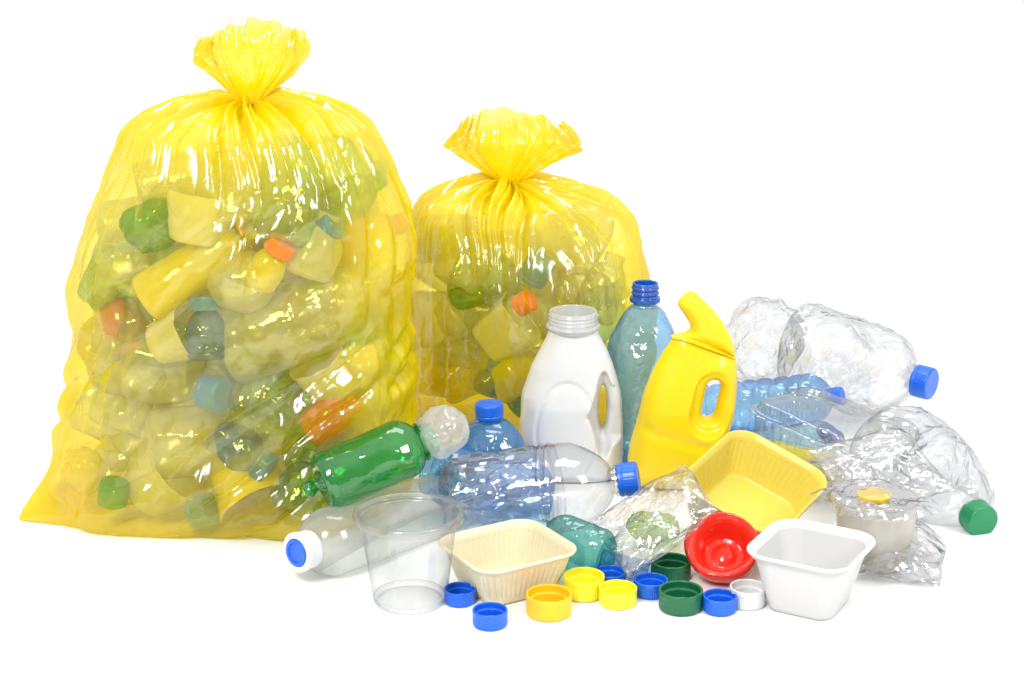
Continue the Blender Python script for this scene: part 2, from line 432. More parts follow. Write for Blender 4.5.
# ------------------------------------------------------------------ yellow bags
def make_bag(label, Yc, rows, neck_py, neck_px, depth, tail, tuft, seed, nu=640, nt=430):
    """rows: (py, xl, xr, depth factor) seen on the plane Y=Yc, from the base up to the neck"""
    base = at(neck_px, rows[0][0], Y=Yc)
    root = thing('yellow_rubbish_bag', label, 'rubbish bag', (at(neck_px, 500, z=0)[0], Yc, 0))
    org = np.array(root.location)
    R_ = []
    for py, xl, xr, df in rows:
        a, b = at(xl, py, Y=Yc), at(xr, py, Y=Yc)
        R_.append((max(a[2], 0.0), (a[0] + b[0]) / 2, (b[0] - a[0]) / 2, df * depth))
    R_ = np.array(R_)
    R_[:, 0] -= R_[0, 0]; zmax = R_[-1, 0]
    # closed bottom: rows shrinking to the centre, then a rounded edge
    r0 = R_[0]
    bot = np.array([(0.0, r0[1], r0[2] * k, r0[3] * k) for k in (0.02, 0.5, 0.85)])
    P = np.concatenate([bot, R_])
    W = P.copy(); W[:, 0] *= 1.0
    s = np.r_[0, np.cumsum(np.sqrt(np.diff(P[:, 0]) ** 2 + np.diff(P[:, 2]) ** 2))]
    t = np.linspace(0, s[-1], nt)
    Q = np.stack([np.interp(t, s, P[:, k]) for k in range(4)], -1)
    for _ in range(7): Q[1:-1] = 0.25 * Q[:-2] + 0.5 * Q[1:-1] + 0.25 * Q[2:]
    th = np.linspace(0, 2 * PI, nu, endpoint=False)
    TH, Z = np.meshgrid(th, Q[:, 0])
    c, sn = np.cos(TH), np.sin(TH)
    rel = Z / zmax
    pw = 2.15 + 0.5 * np.clip(1 - rel * 2.0, 0, 1)
    k = (np.abs(c) ** pw + np.abs(sn) ** pw) ** (-1 / pw)
    X = Q[:, 1][:, None] + Q[:, 2][:, None] * k * c
    Yv = Yc + Q[:, 3][:, None] * k * sn
    V = np.stack([X, Yv, Z], -1).reshape(-1, 3)
    F = grid_faces(nu, nt)
    Nn = vnormals(V, F)
    if Nn[len(V) // 2] @ (V[len(V) // 2] - V.mean(0)) < 0: Nn = -Nn
    rel = rel.ravel(); TH = TH.ravel()
    neck = np.array([Q[-1, 1], Yc, zmax])
    dn = np.linalg.norm(V - neck, axis=1)
    ground = np.clip(V[:, 2] / 0.03, 0, 1)
    up = np.clip((dn - 0.012) / 0.05, 0, 1)
    # pleats running out of the knot
    ph = 0.9 * vnoise(np.stack([np.cos(TH) * 2, np.sin(TH) * 2, dn * 6], -1), seed + 3)
    pl = np.abs(np.sin(TH * 11 + ph * 3.2)) - 0.5 + 0.6 * (np.abs(np.sin(TH * 23 + ph * 6 + 1)) - 0.5)
    pleat = pl * 0.010 * np.clip(dn / 0.03, 0, 1) * np.exp(-((dn / 0.12) ** 2)) * 1.7 * (1 + .7 * vnoise(np.stack([np.cos(TH) * 3, np.sin(TH) * 3, dn * 3], -1), seed + 33))
    # bulges where the contents press, faceted creases, diagonal tension folds
    big = vnoise(V * 9, seed) * 0.012
    cr = crumple(V * np.array([1, 1, 0.7]), 9.5, seed + 5, 3) * 0.034
    q = V.copy(); ang = 0.6
    q = np.stack([V[:, 0] * math.cos(ang) + V[:, 2] * math.sin(ang), V[:, 1], -V[:, 0] * math.sin(ang) + V[:, 2] * math.cos(ang)], -1)
    dg = (np.abs(vnoise(q * np.array([5, 9, 34]), seed + 8)) - 0.25) * 0.012 * np.clip((dn - 0.12) / 0.2, 0, 1)
    vert = (np.abs(vnoise(np.stack([np.cos(TH) * 6, np.sin(TH) * 6, V[:, 2] * 7], -1), seed + 9)) - 0.25) * 0.009 * np.clip(1.2 - np.abs(dn - 0.2) / 0.16, 0, 1)
    ed = np.clip((dn - 0.10) / 0.12, 0.15, 1)
    low = .40 + .60 * np.clip(1.55 - rel * 2.0, 0, 1)
    cs = crease(V, 15, seed + 6, 7, ((.75, .3, .55), (-.6, .3, .7), (1, .2, .15), (.2, .2, 1), (.9, .1, -.35))) * .015
    fl = crease(np.stack([np.cos(TH) * .17, np.sin(TH) * .14, dn * .28], -1), 46, seed + 16, 5, ((1, .3, .06), (.3, 1, .06), (.8, -.7, .1))) * .006
    cs = cs * np.clip((dn - .10) / .16, 0, 1) + fl * np.clip(1.3 - dn / .26, 0, 1)
    d = pleat + ((big + cr * ed * .6) * low + dg + vert + cs) * up
    # the silhouette stays near the traced outline
    V = V + Nn * (d * (0.25 + 0.75 * ground))[:, None]
    # pulled out bottom corner
    if tail:
        tp = at(tail[0], tail[1], z=0.004)
        ta = math.atan2(tp[1] - Yc, tp[0] - Q[0, 1])
        da = np.abs((np.arctan2(V[:, 1] - Yc, V[:, 0] - Q[0, 1]) - ta + PI) % (2 * PI) - PI)
        rr = np.hypot(V[:, 0] - Q[0, 1], V[:, 1] - Yc)
        rt = math.hypot(tp[0] - Q[0, 1], tp[1] - Yc)
        w = np.clip(1 - da / 0.30, 0, 1) ** 1.5 * np.clip(1 - V[:, 2] / 0.075, 0, 1) ** 1.3 * np.clip(rr / rt * 1.12, 0, 1) ** 2
        w2 = w * (rt * 1.03 / np.maximum(rr, 0.05) - 1)
        V[:, 0] += (V[:, 0] - Q[0, 1]) * w2 * 1.05; V[:, 1] += (V[:, 1] - Yc) * w2 * 1.05
    V[:, 2] = np.maximum(V[:, 2], 0.0015)
    thick = np.clip(1.05 * np.exp(-(np.sqrt((.62 * (V[:, 0] - neck[0])) ** 2 + (.62 * (V[:, 1] - Yc)) ** 2 + (1.15 * (V[:, 2] - neck[2])) ** 2) / (0.62 * depth)) ** 2.4) * (1 + .5 * vnoise(np.stack([np.cos(TH) * 9, np.sin(TH) * 9, dn * 8], -1), seed + 13)) + 0.08 * vnoise(V * 14, seed + 12), 0, 1)
    side = np.abs(V[:, 0] - Q[0, 1]) / Q[:, 2].max()
    thick = np.maximum(thick, np.clip((side - .64) * 3.0, 0, .95) * (.85 + .5 * vnoise(V * 16, seed + 55)))
    thick = np.clip(thick + .9 * np.clip(np.abs(cs + dg * .7) / .006 - .55, 0, .5) * np.clip(.5 + vnoise(V * 12, seed + 44), 0, 1), 0, 1)
    thick = np.maximum(thick, np.clip(0.5 - V[:, 2] / 0.12, 0, 0.4))
    obj('bag_body', V - org, F, M['bag'], root, attr=thick)
    # gathered tuft above the knot
    T = []
    for py, xl, xr, df in tuft:
        a, b = at(xl, py, Y=Yc), at(xr, py, Y=Yc)
        T.append((a[2], (a[0] + b[0]) / 2, (b[0] - a[0]) / 2, (b[0] - a[0]) / 2 * df))
    T = resample(np.array(T), 110, 3)
    nu2 = 320
    th = np.linspace(0, 2 * PI, nu2, endpoint=False)
    TH, Z = np.meshgrid(th, T[:, 0]); g = np.linspace(0, 1, len(T))[:, None]
    wob = vnoise(np.stack([np.cos(TH).ravel() * 2.2, np.sin(TH).ravel() * 2.2, (Z * 5).ravel()], -1), seed + 20).reshape(TH.shape)
    pt = np.abs(np.sin(TH * 8 + wob * 3.0)) - 0.5 + 0.5 * (np.abs(np.sin(TH * 17 + wob * 5)) - 0.5)
    kk = 1 + pt * (0.26 - 0.06 * g)
    X = T[:, 1][:, None] + T[:, 2][:, None] * np.cos(TH) * (0.35 + 0.65 * kk)
    Yv = Yc + T[:, 3][:, None] * np.sin(TH) * kk + 0.25 * T[:, 3][:, None] * wob
    edge = vnoise(np.stack([np.cos(TH[0]) * 3.3, np.sin(TH[0]) * 3.3, TH[0] * 0], -1), seed + 25)
    droop = -0.0 + (np.abs(np.cos(TH)) ** 2.2) * tuft[-1][0] * 0
    Zz = Z + (g ** 2) * (edge[None, :] * 0.010 + 0.004 * pt - 0.022 * np.abs(np.cos(TH)) ** 3)
    Vt = np.stack([X, Yv, Zz], -1).reshape(-1, 3)
    Ft = grid_faces(nu2, len(T))
    Nt = vnormals(Vt, Ft)
    gt = np.repeat(g, nu2, 1).ravel()
    Vt = Vt + Nt * (crumple(Vt * np.array([1, 1, 0.5]), 26, seed + 28, 2) * 0.010 * gt)[:, None]
    tk = np.clip(1.15 - gt * 0.95, 0.05, 1)
    obj('gathered_top', Vt - org, Ft, M['bag'], root, attr=tk)
    # knot
    nk = neck + np.array([0, 0, 0.002])
    u = np.linspace(0, 2 * PI, 60, endpoint=False); v = np.linspace(0, 2 * PI, 14, endpoint=False)
    Uu, Vv = np.meshgrid(u, v)
    rn = (tuft[0][2] - tuft[0][1]) / 2 / 950.0
    rr = 0.0026 * (1 + 0.25 * np.sin(Uu * 9 + Vv))
    K = np.stack([nk[0] + (rn * 1.05 + rr * np.cos(Vv)) * np.cos(Uu), nk[1] + (rn * 0.95 + rr * np.cos(Vv)) * np.sin(Uu), nk[2] + rr * np.sin(Vv) + 0.0012 * np.sin(Uu * 2)], -1).reshape(-1, 3)
    Fk = grid_faces(60, 14); Fk2 = np.stack([13 * 60 + np.arange(60), 13 * 60 + (np.arange(60) + 1) % 60, (np.arange(60) + 1) % 60, np.arange(60)], -1)
    obj('tie', K - org, np.concatenate([Fk, Fk2]), M['tie'], root)
    return root, BVHTree.FromPolygons([Vector(v) for v in V], F.tolist())

BAG1_Y = 0.04
bag1, bvh1 = make_bag('large yellow bin bag, tied at the neck and stuffed with bottles, taller of the two', BAG1_Y,
    [(487, 58, 404, .93), (478, 54, 413, 1.0), (462, 58, 418, 1.04), (440, 62, 420, 1.06), (415, 66, 420, 1.06), (367, 70, 419, 1.05), (327, 74, 418, 1.03), (270, 74, 417, 1.0),
     (240, 80, 416, .97), (205, 90, 411, .92), (165, 107, 391, .84), (145, 117, 378, .77), (127, 124, 366, .70), (115, 147, 347, .58), (107.5, 176, 320, .42), (104, 208, 288, .21), (102, 240, 262, .066)],
    103, 250, 0.158, (21, 517),
    [(104, 240, 262, .95), (99, 238, 264, .9), (88, 227, 273, .6), (70, 211, 290, .5), (50, 197, 304, .45), (36, 196, 306, .42), (24, 201, 303, .40)], 11)
BAG2_Y = 0.29
bag2, bvh2 = make_bag('smaller yellow bin bag, tied at the neck, standing behind the white jug', BAG2_Y,
    [(416, 424, 628, .93), (410, 415, 640, 1.0), (396, 408, 648, 1.05), (360, 406, 652, 1.06), (310, 406, 651, 1.03), (265, 407, 648, .98), (240, 409, 643, .93), (225, 411, 637, .87),
     (210, 414, 624, .78), (198, 424, 609, .68), (190, 444, 584, .54), (185, 470, 555, .38), (183, 490, 530, .2), (182, 500, 519, .075)],
    183, 509, 0.140, None,
    [(184, 500, 519, .95), (180, 498, 522, .9), (170, 482, 536, .6), (155, 463, 557, .48), (140, 447, 579, .42), (128, 452, 574, .40), (116, 458, 564, .38)], 41)

# ------------------------------------------------------------------ bottles and caps
def cap_solid(name, mat, parent, r, h, z0, nu=96, ring=True):
    """closed screw cap sitting on a neck, knurled skirt"""
    pf = [(r * 0.9, z0 + 0.0), (r, z0 + 0.0), (r, z0 + h * .2)]
    if ring: pf += [(r * .955, z0 + h * .22), (r * .955, z0 + h * .27), (r, z0 + h * .29)]
    pf += [(r, z0 + h * .86), (r * .97, z0 + h * .95), (r * .90, z0 + h), (r * .5, z0 + h * 1.005), (0.0004, z0 + h)]
    P = resample(pf, 60, 1)
    V, F = lathe(P, nu)
    th = np.arctan2(V[:, 1], V[:, 0]); rr = np.hypot(V[:, 0], V[:, 1])
    m = (rr > r * .965) & (V[:, 2] > z0 + h * .3) & (V[:, 2] < z0 + h * .9)
    k = 1 - 0.022 * (np.sin(th * 32) > 0.2)
    V[m, 0] *= k[m]; V[m, 1] *= k[m]
    return obj(name, V, F, mat, parent)
def loose_cap(px, py, dpx, h, mat, label, tilt=(0, 0), zoff=0.0, group='loose screw caps scattered in front of the pile'):
    """upturned screw cap; px, py is the centre of its open top"""
    c = at(px, py, z=h + zoff)
    depth = (c - CAM) @ _F
    r = dpx / 2 * depth / FPX
    root = thing('screw_cap', label, 'cap', (c[0], c[1], zoff), (tilt[0], tilt[1], (px * 7 % 10) * .3), group)
    b = 0.0018; t = r * 0.11
    pf = [(0.0004, 0.0004), (r - b * 1.5, 0.0004), (r - b * .4, b * .5), (r, b * 1.6), (r, h * .74), (r * 1.012, h * .76), (r * 1.012, h - .0006), (r * .99, h), (r - t * .7, h), (r - t, h - .0008),
          (r - t, h * .66), (r - t * 1.5, h * .62), (r - t * 1.9, h * .60), (r - t * 1.9, h * .22), (r - t * 2.3, h * .17), (r * .3, h * .16), (0.0004, h * .16)]
    P = resample(pf, 110, 0)
    V, F = lathe(P, 144)
    th = np.arctan2(V[:, 1], V[:, 0]); rr = np.hypot(V[:, 0], V[:, 1])
    m = (rr > r * .99) & (V[:, 2] > b * 1.4) & (V[:, 2] < h * .74)
    k = 1 - 0.020 * (np.sin(th * 48) > 0.1)
    V[m, 0] *= k[m]; V[m, 1] *= k[m]
    sh_ = obj('cap_shell', V, F, mat, root, bevel_flat=40)
    rp = resample([(r * .55, h * .16 + .0001), (r * .56, h * .16 + .0009), (r * .60, h * .16 + .0009), (r * .61, h * .16 + .0001)], 12, 0)
    V, F = lathe(rp, 72); obj('seal_ring', V, F, mat, sh_)
    return root
def bottle_prof(L, R, nr, nl, sh, ribs=0, rib_d=0.0012, base_r=None, waist=0.0, base=0.006, thread=True):
    """profile of a drinks bottle along z: base at 0, lip at L"""
    br = base_r or R * 0.82
    pts = [(0.0004, base), (br * .5, base * .4), (br, 0.0), (R * .95, R * .12), (R, R * .3)]
    zb, zs = R * .3, L - nl - sh
    n = 60
    for k in range(1, n):
        u = k / n; z = zb + (zs - zb) * u
        r = R * (1 - waist * math.exp(-((u - .5) / .16) ** 2))
        if ribs: r -= rib_d * (0.5 + 0.5 * math.cos(2 * PI * u * ribs)) ** 3
        pts.append((r, z))
    for k in range(0, 22):
        u = k / 21
        r = nr + (R - nr) * (1 - u ** 1.9) ** 0.72
        pts.append((r, zs + sh * u))
    z0 = L - nl
    pts += [(nr, z0 + nl * .22)]
    if thread:
        for k in range(3):
            z = z0 + nl * (.36 + .18 * k)
            pts += [(nr, z), (nr * 1.07, z + nl * .05), (nr, z + nl * .10)]
    pts += [(nr, L)]
    return np.array(pts)
def bottle(label, p0, p1, R, mat, nr=0.0125, nl=0.02, sh=None, capm=None, cap_h=0.015, cap_r=None, ribs=0, rib_d=0.0012, cr=0.0, cr_s=28, seed=0, sx=1, sy=1, power=2.0,
           roll=0, res=(120, 190), name='plastic_bottle', group=None, waist=0.0, ring=None, ring_mat=None, dents=(), mod=None, base=0.006, lip=None, big=0.0):
    p0, p1 = np.array(p0), np.array(p1)
    L = np.linalg.norm(p1 - p0)
    root = thing(name, label, 'bottle', p0, aim(p0, p1, roll), group)
    P = resample(bottle_prof(L, R, nr, nl, sh or R * 1.1, ribs, rib_d, waist=waist, base=base), res[1], 1)
    V, F = lathe(P, res[0], 1, 1, 2)
    # squash the body only
    w = np.clip((L - nl - V[:, 2]) / (R * .9), 0, 1)
    if power != 2.0:
        th = np.arctan2(V[:, 1], V[:, 0]); k = (np.abs(np.cos(th)) ** power + np.abs(np.sin(th)) ** power) ** (-1 / power)
        V[:, :2] *= (1 + (k - 1) * w)[:, None]
    V[:, 0] *= 1 + (sx - 1) * w; V[:, 1] *= 1 + (sy - 1) * w
    Nn = vnormals(V, F)
    for (z, th, rad, dep) in dents:
        c = np.array([R * math.cos(th), R * math.sin(th), z * L])
        dd = np.linalg.norm(V - c, axis=1)
        s_ = np.clip(1 - dd / rad, 0, 1)
        V -= (np.array([math.cos(th), math.sin(th), 0]) * (s_ ** 1.2 * dep)[:, None])
    if big: V += Nn * (vnoise(V * 14 + seed, seed) * big * w)[:, None]
    if cr: V += Nn * ((crumple(V, cr_s, seed, 2) * cr * .55 + crease(V, cr_s * 1.1, seed + 3, 6) * cr * .9) * (w * np.clip(V[:, 2] / 0.004, 0.3, 1)))[:, None]
    if mod is not None: V = mod(V, w)
    obj('bottle_body', V, F, mat, root)
    if ring:
        rp = resample([(nr * .98, L - nl * .92), (nr * 1.24, L - nl * .90), (nr * 1.27, L - nl * .84), (nr * 1.24, L - nl * .78), (nr * .98, L - nl * .76)], 16, 0)
        V, F = lathe(rp, 64); obj('neck_ring', V, F, ring_mat or mat, root)
    if capm:
        cap_solid('cap', capm, root, cap_r or nr * 1.22, cap_h, L - cap_h * .92)
    return root
PX = lambda Y, z=0.05: ((Y + 1.9) * math.cos(PITCH) + (0.75 - z) * math.sin(PITCH)) / FPX   # metres per pixel at that depth

# green bottle resting against the large bag
bottle('green transparent bottle lying against the large bag on top of a frosted bottle', at(321, 484, Y=-0.178), at(433, 437, Y=-0.13), 0.0315, M['green_pet'], nr=0.0165, nl=0.016, sh=0.022,
       ring=True, seed=3, res=(140, 220), cr=0.006, cr_s=20, base=0.003, dents=((.6, 4.4, .03, .003),), ribs=0)
gb = bpy.data.objects['plastic_bottle']
# the twisted stub on its base
V, F = lathe(resample([(0.0004, -0.017), (0.007, -0.017), (0.0088, -0.014), (0.0075, -0.010), (0.0052, -0.006), (0.006, -0.002), (0.012, 0.004), (0.018, 0.0075)], 50, 2), 64)
V += vnormals(V, F) * (crumple(V, 120, 4, 1) * 0.002)[:, None]
obj('base_stub', V, F, M['green_pet'], gb)

# crumpled translucent cup at the neck of the green bottle
def cup(label, loc, rot, r0, r1, h, mat, name='plastic_cup', cr=0.0, cr_s=40, seed=0, power=2.0, lip=0.0, lip_h=0.004, base_in=0.002, cat='cup', group=None, nu=128, nv=150, wall=0.0, sub=None, roll_lip=False, part='cup_wall'):
    root = thing(name, label, cat, loc, rot, group)
    pf = [(0.0004, base_in), (r0 * .8, base_in), (r0 * .9, 0.0), (r0 * .97, 0.0004), (r0, 0.003), (r1, h - lip_h)]
    if lip: pf += [(r1 + lip * .3, h - lip_h * .9), (r1 + lip, h - lip_h), (r1 + lip * 1.12, h - lip_h * .5), (r1 + lip, h), (r1 + lip * .3, h), (r1 - .0004, h - lip_h * .3)]
    else: pf += [(r1 * 1.005, h)]
    if wall: pf += [(r1 - wall, h - lip_h * .5), (r0 - wall, wall + .002), (r0 * .8, wall + base_in * .5), (0.0004, wall + base_in)]
    V, F = lathe(resample(pf, nv, 1), nu, power=power)
    if cr: V += vnormals(V, F) * (crumple(V, cr_s, seed, 2) * cr * np.clip(V[:, 2] / h * 1.4 + .2, 0, 1))[:, None]
    o = obj(part, V, F, mat, root)
    if sub: sub(root)
    return root
M['white_film'] = thin('translucent_white_plastic', (0.9, 0.905, 0.91), (0.62, 0.64, 0.66), rough=0.13, scatter=0.32, scatter_edge=0.6, scol=(0.9, 0.9, 0.9), bump=(('ridge', 14, 0.004, 0.4),), spec=0.10)

# frosted bottle with the blue cap facing left
p0, p1 = at(455, 500, Y=-0.05), at(302, 551, z=0.037)
bo = bottle('frosted bottle lying on its side, white collar and blue cap pointing left', p0, p1, 0.036, M['frosted'], nr=0.0165, nl=0.010, sh=0.034, seed=5, cr=0.0025, cr_s=20, ribs=0, res=(120, 160))
L = np.linalg.norm(p1 - p0)
V, F = lathe(resample([(0.016, L - .012), (0.0185, L - .012), (0.0195, L - .009), (0.0195, L + .002), (0.0205, L + .003), (0.0205, L + .007), (0.018, L + .0085), (0.0145, L + .0085), (0.014, L + .006), (0.0135, L)], 60, 0), 96)
obj('collar', V, F, M['cap_white'], bo)
V, F = lathe(resample([(0.0135, L), (0.0142, L + .007), (0.0135, L + .0095), (0.0105, L + .010), (0.0098, L + .0085), (0.0094, L + .0075), (0.0004, L + .007)], 50, 0), 96)
obj('cap', V, F, M['cap_blue'], bo)

# clear deli cup in front
c = at(410, 600, z=0.0)
def cup_sub(root):
    V, F = lathe(resample([(0.0345, 0.004), (0.036, 0.0035), (0.0365, 0.005), (0.036, 0.0065), (0.0345, 0.006)], 14, 0), 96)
    obj('foot_ring', V, F, M['cup_pp'], root)
cup('empty clear plastic tub with rolled rim, standing frontmost', c, (0, 0, 0.4), 0.0365, 0.0475, 0.094, M['cup_pp'], name='deli_tub', lip=0.0065, lip_h=0.0075, sub=cup_sub, nv=200, nu=160, cat='tub', part='tub_wall', wall=0.0)

# small blue bottle standing behind the clear one
pb = at(492, 487, Y=0.02)
b = np.array([pb[0], 0.02, 0.0]); top = at(489, 404, Y=0.02)
bottle('short blue bottle standing upright with a blue cap, behind the clear bottle', b, (top[0], 0.02, top[2]), 0.040, M['mid_blue_pet'], nr=0.0125, nl=0.018, sh=0.038, capm=M['cap_blue'], cap_h=0.0165, cap_r=0.0162, ring=True, ring_mat=M['cap_blue'], cr=0.004, cr_s=26, seed=12, big=.002)

# crushed blue bottle lying behind the clear bottle
def flat_mod(V, w):
    return V
bottle('crushed blue bottle lying behind the clear bottle, open end to the left', at(545, 500, Y=-0.01), at(428, 470, Y=-0.05), 0.037, M['mid_blue_pet'], nr=0.026, nl=0.012, sh=0.02, cr=0.012, cr_s=30, seed=15, sx=.8, name='crushed_bottle', roll=.5, dents=((.5, 1.0, .04, .012),))

# large clear bottle with blue cap
p0, p1 = at(447, 503, Y=-0.095), at(637, 478, Y=-0.12)
bc = bottle('large clear bottle lying on its side, blue cap pointing right, front centre', p0, p1, 0.0445, M['clear'], nr=0.0135, nl=0.026, sh=0.052, capm=M['cap_blue'], cap_h=0.021, cap_r=0.0178, ring=True, ribs=0, seed=21, cr=0.003, cr_s=16, res=(160, 240), power=2.5, roll=.3)
L = np.linalg.norm(p1 - p0)
# crinkled wrap round the body
nv_, nu_ = 120, 200
zz = np.linspace(L * .10, L * .50, nv_); th = np.linspace(0, 2 * PI, nu_, endpoint=False)
T_, Z_ = np.meshgrid(th, zz)
V = np.stack([0.0462 * np.cos(T_), 0.0462 * np.sin(T_), Z_], -1).reshape(-1, 3)
k = (np.abs(np.cos(T_)) ** 2.5 + np.abs(np.sin(T_)) ** 2.5).ravel() ** (-1 / 2.5); V[:, :2] *= k[:, None]
Fw = grid_faces(nu_, nv_)
V += vnormals(V, Fw) * (crumple(V * np.array([1, 1, .6]), 30, 77, 2) * 0.0075)[:, None]
M['wrap'] = thin('crinkled_bluish_wrap', (0.70, 0.87, 1.0), (0.28, 0.54, 0.92), rough=0.10, bump=(('facet', 45, 0.004, 0.6),), spec=0.22, edge_pow=1.8, scatter=0.08, scatter_edge=0.16, scol=(.4, .64, .95))
obj('label_wrap', V, Fw, M['wrap'], bc)
for zf in (.53, .57):
    rp = resample([(0.0440, L * zf - .004), (0.0468, L * zf - .001), (0.0468, L * zf + .001), (0.0440, L * zf + .004)], 12, 1)
    V, F = lathe(rp, 120, power=2.5); obj('rib', V, F, M['clear'], bc)

# ------------------------------------------------------------------ white jug
Yj = 0.085
def make_jug():
    base = at(572, 472, Y=Yj); ox = base[0]
    s = PX(Yj, .1)
    ztop = at(573, 330, Y=Yj)[2]
    # rows (py, xl, xr)
    rows = [(474, 526, 618), (470, 523, 621), (455, 521, 623), (425, 520, 622.5), (393, 522, 621), (365, 532, 613), (350, 540, 607), (338, 546, 600.5), (330, 549, 597), (326, 549, 597)]
    Z = np.array([max(0, at(r[1], r[0], Y=Yj)[2]) for r in rows]); Z -= Z[0]
    XL = np.array([at(r[1], r[0], Y=Yj)[0] for r in rows]) - ox; XR = np.array([at(r[2], r[0], Y=Yj)[0] for r in rows]) - ox
    v = 0.0016
    xs = np.arange(-.075, .075, v); zs = np.arange(-.004, Z[-1] + .006, v); ys = np.arange(-.056, .056, v)
    X, Zg = np.meshgrid(xs, zs, indexing='ij')
    xl = np.interp(Zg, Z, XL); xr = np.interp(Zg, Z, XR)
    xc, a = (xl + xr) / 2, (xr - xl) / 2
    b = np.interp(Zg, [0, .01, .05, .09, .12, Z[-1]], [.034, .044, .046, .043, .034, .022])
    q = np.clip(np.abs((X - xc) / a), 0, 1.3)
    yh = b * np.where(q < 1, np.maximum(1 - q ** 2.5, 0) ** (1 / 2.5), -(q - 1) * 2)
    yh += 0.0 
    def P(px, py): p = at(px, py, Y=Yj); return p[0] - ox, p[2] - at(572, rows[0][0], Y=Yj)[2]
    hx, hz = P(602.5, 407)
    tl = 0.10
    dx = (X - hx) - tl * -(Zg - hz) * -1 * 0; dz = Zg - hz
    rh = np.sqrt((dx / .0054) ** 2 + (dz / .027) ** 2)
    dh = (rh - 1) * np.minimum(.0054 + .010 * np.clip(np.abs(dz) / .029, 0, 1), .02)
    hand = np.where(dh > 0, .016 * np.sqrt(np.clip(1 - (1 - np.clip(dh / .010, 0, 1)) ** 2, 0, 1)), dh)
    wide = np.clip((dh - .010) / .012, 0, 1)
    wide = wide * wide * (3 - 2 * wide)
    right = np.clip((X - hx + .002) / .006, 0, 1) * np.clip(1 - (np.abs(dz) - .03) / .02, 0, 1)
    lim = np.where(dh < .010, hand, .016 + wide * .06 * (1 - right))
    yh = np.minimum(yh, lim)
    # moulded arc on the faces
    ax, az = P(566, 425)
    ra = np.sqrt(((X - ax) / .043) ** 2 + ((Zg - az) / .072) ** 2)
    yh -= .0022 * np.exp(-((ra - .82) / .035) ** 2) * (Zg > az - .05)
    zb = np.minimum(Zg, Z[-1] - Zg)
    yh = np.where(zb < 0, zb, np.minimum(yh, .012 + np.sqrt(np.clip(1 - (1 - np.clip(zb / .008, 0, 1)) ** 2, 0, 1)) * .05))
    f = np.abs(ys)[None, :, None] - yh[:, None, :]
    V, F = surface_nets(f, xs, ys, zs)
    V = relax(V, F, 4)
    root = thing('milk_jug', 'white plastic jug with moulded handle and open neck, in front of the smaller bag', 'jug', (ox, Yj, 0))
    V[:, 2] -= V[:, 2].min()
    obj('jug_body', V, F, M['jug'], root)
    nx, nz = P(573, 327)
    rn = 24.5 * s; zt = P(573, 311)[1]
    pf = [(rn * .7, nz - .006), (rn * .98, nz - .004), (rn * 1.0, nz - .001), (rn * 1.09, nz), (rn * 1.10, nz + .002), (rn * 1.06, nz + .0035), (rn * .96, nz + .004)]
    H = zt - nz
    for k in range(3):
        z = nz + .005 + k * (H - .006) / 3
        pf += [(rn * .96, z), (rn * 1.0, z + .0012), (rn * 1.0, z + .002), (rn * .96, z + .0032)]
    pf += [(rn * .96, zt - .001), (rn * .95, zt), (rn * .88, zt), (rn * .87, zt - .001), (rn * .87, nz - .004)]
    V, F = lathe(resample(pf, 120, 1), 120); V[:, 0] += nx
    obj('neck', V, F, M['jug_neck'], root)
make_jug()

# blue tinted bottle standing behind
Yb = 0.135
x0 = at(641, 450, Y=Yb)[0]; zt = at(645, 283, Y=Yb)[2]
zz_ = zt
bb = bottle('tall light blue bottle standing open, between the white jug and the yellow bottle', (x0, Yb, 0), (at(645.5, 283, Y=Yb)[0], Yb, zt), 0.0425, M['blue_pet'], nr=0.0135, nl=0.026, sh=0.072, cr=0.006, cr_s=26, seed=31, res=(150, 230), big=.0015)
L = zt
pf = [(0.0128, L - .026), (0.0132, L - .0225), (0.0178, L - .022), (0.0182, L - .019), (0.0176, L - .0165), (0.0150, L - .016), (0.0150, L - .0135), (0.0163, L - .0125), (0.0163, L - .0105), (0.0150, L - .0095), (0.0150, L - .0075), (0.0163, L - .0065), (0.0163, L - .0045), (0.0152, L - .0035), (0.0152, L - .001), (0.0148, L + .0005), (0.0128, L + .0005), (0.0124, L - .001), (0.0124, L - .02)]
V, F = lathe(resample(pf, 120, 1), 96); obj('neck_finish', V, F, M['blue_neck'], bb)

# ------------------------------------------------------------------ yellow detergent bottle
Yd = 0.04
def poly_dist(X, Z, P):
    d = np.full(X.shape, 9.0); inside = np.zeros(X.shape, bool)
    n = len(P)
    for i in range(n):
        a, b = P[i], P[(i + 1) % n]
        e = b - a; wx, wz = X - a[0], Z - a[1]
        t = np.clip((wx * e[0] + wz * e[1]) / (e @ e + 1e-12), 0, 1)
        d = np.minimum(d, np.hypot(wx - t * e[0], wz - t * e[1]))
        c = (a[1] <= Z) != (b[1] <= Z)
        with np.errstate(divide='ignore', invalid='ignore'):
            xi = a[0] + (Z - a[1]) * e[0] / (e[1] if abs(e[1]) > 1e-12 else 1e-12)
        inside ^= c & (X < xi)
    return np.where(inside, -d, d)
def chaikin(P, it=2):
    P = np.array(P, float)
    for _ in range(it):
        Q = np.roll(P, -1, 0)
        P = np.stack([.75 * P + .25 * Q, .25 * P + .75 * Q], 1).reshape(-1, 2)
    return P
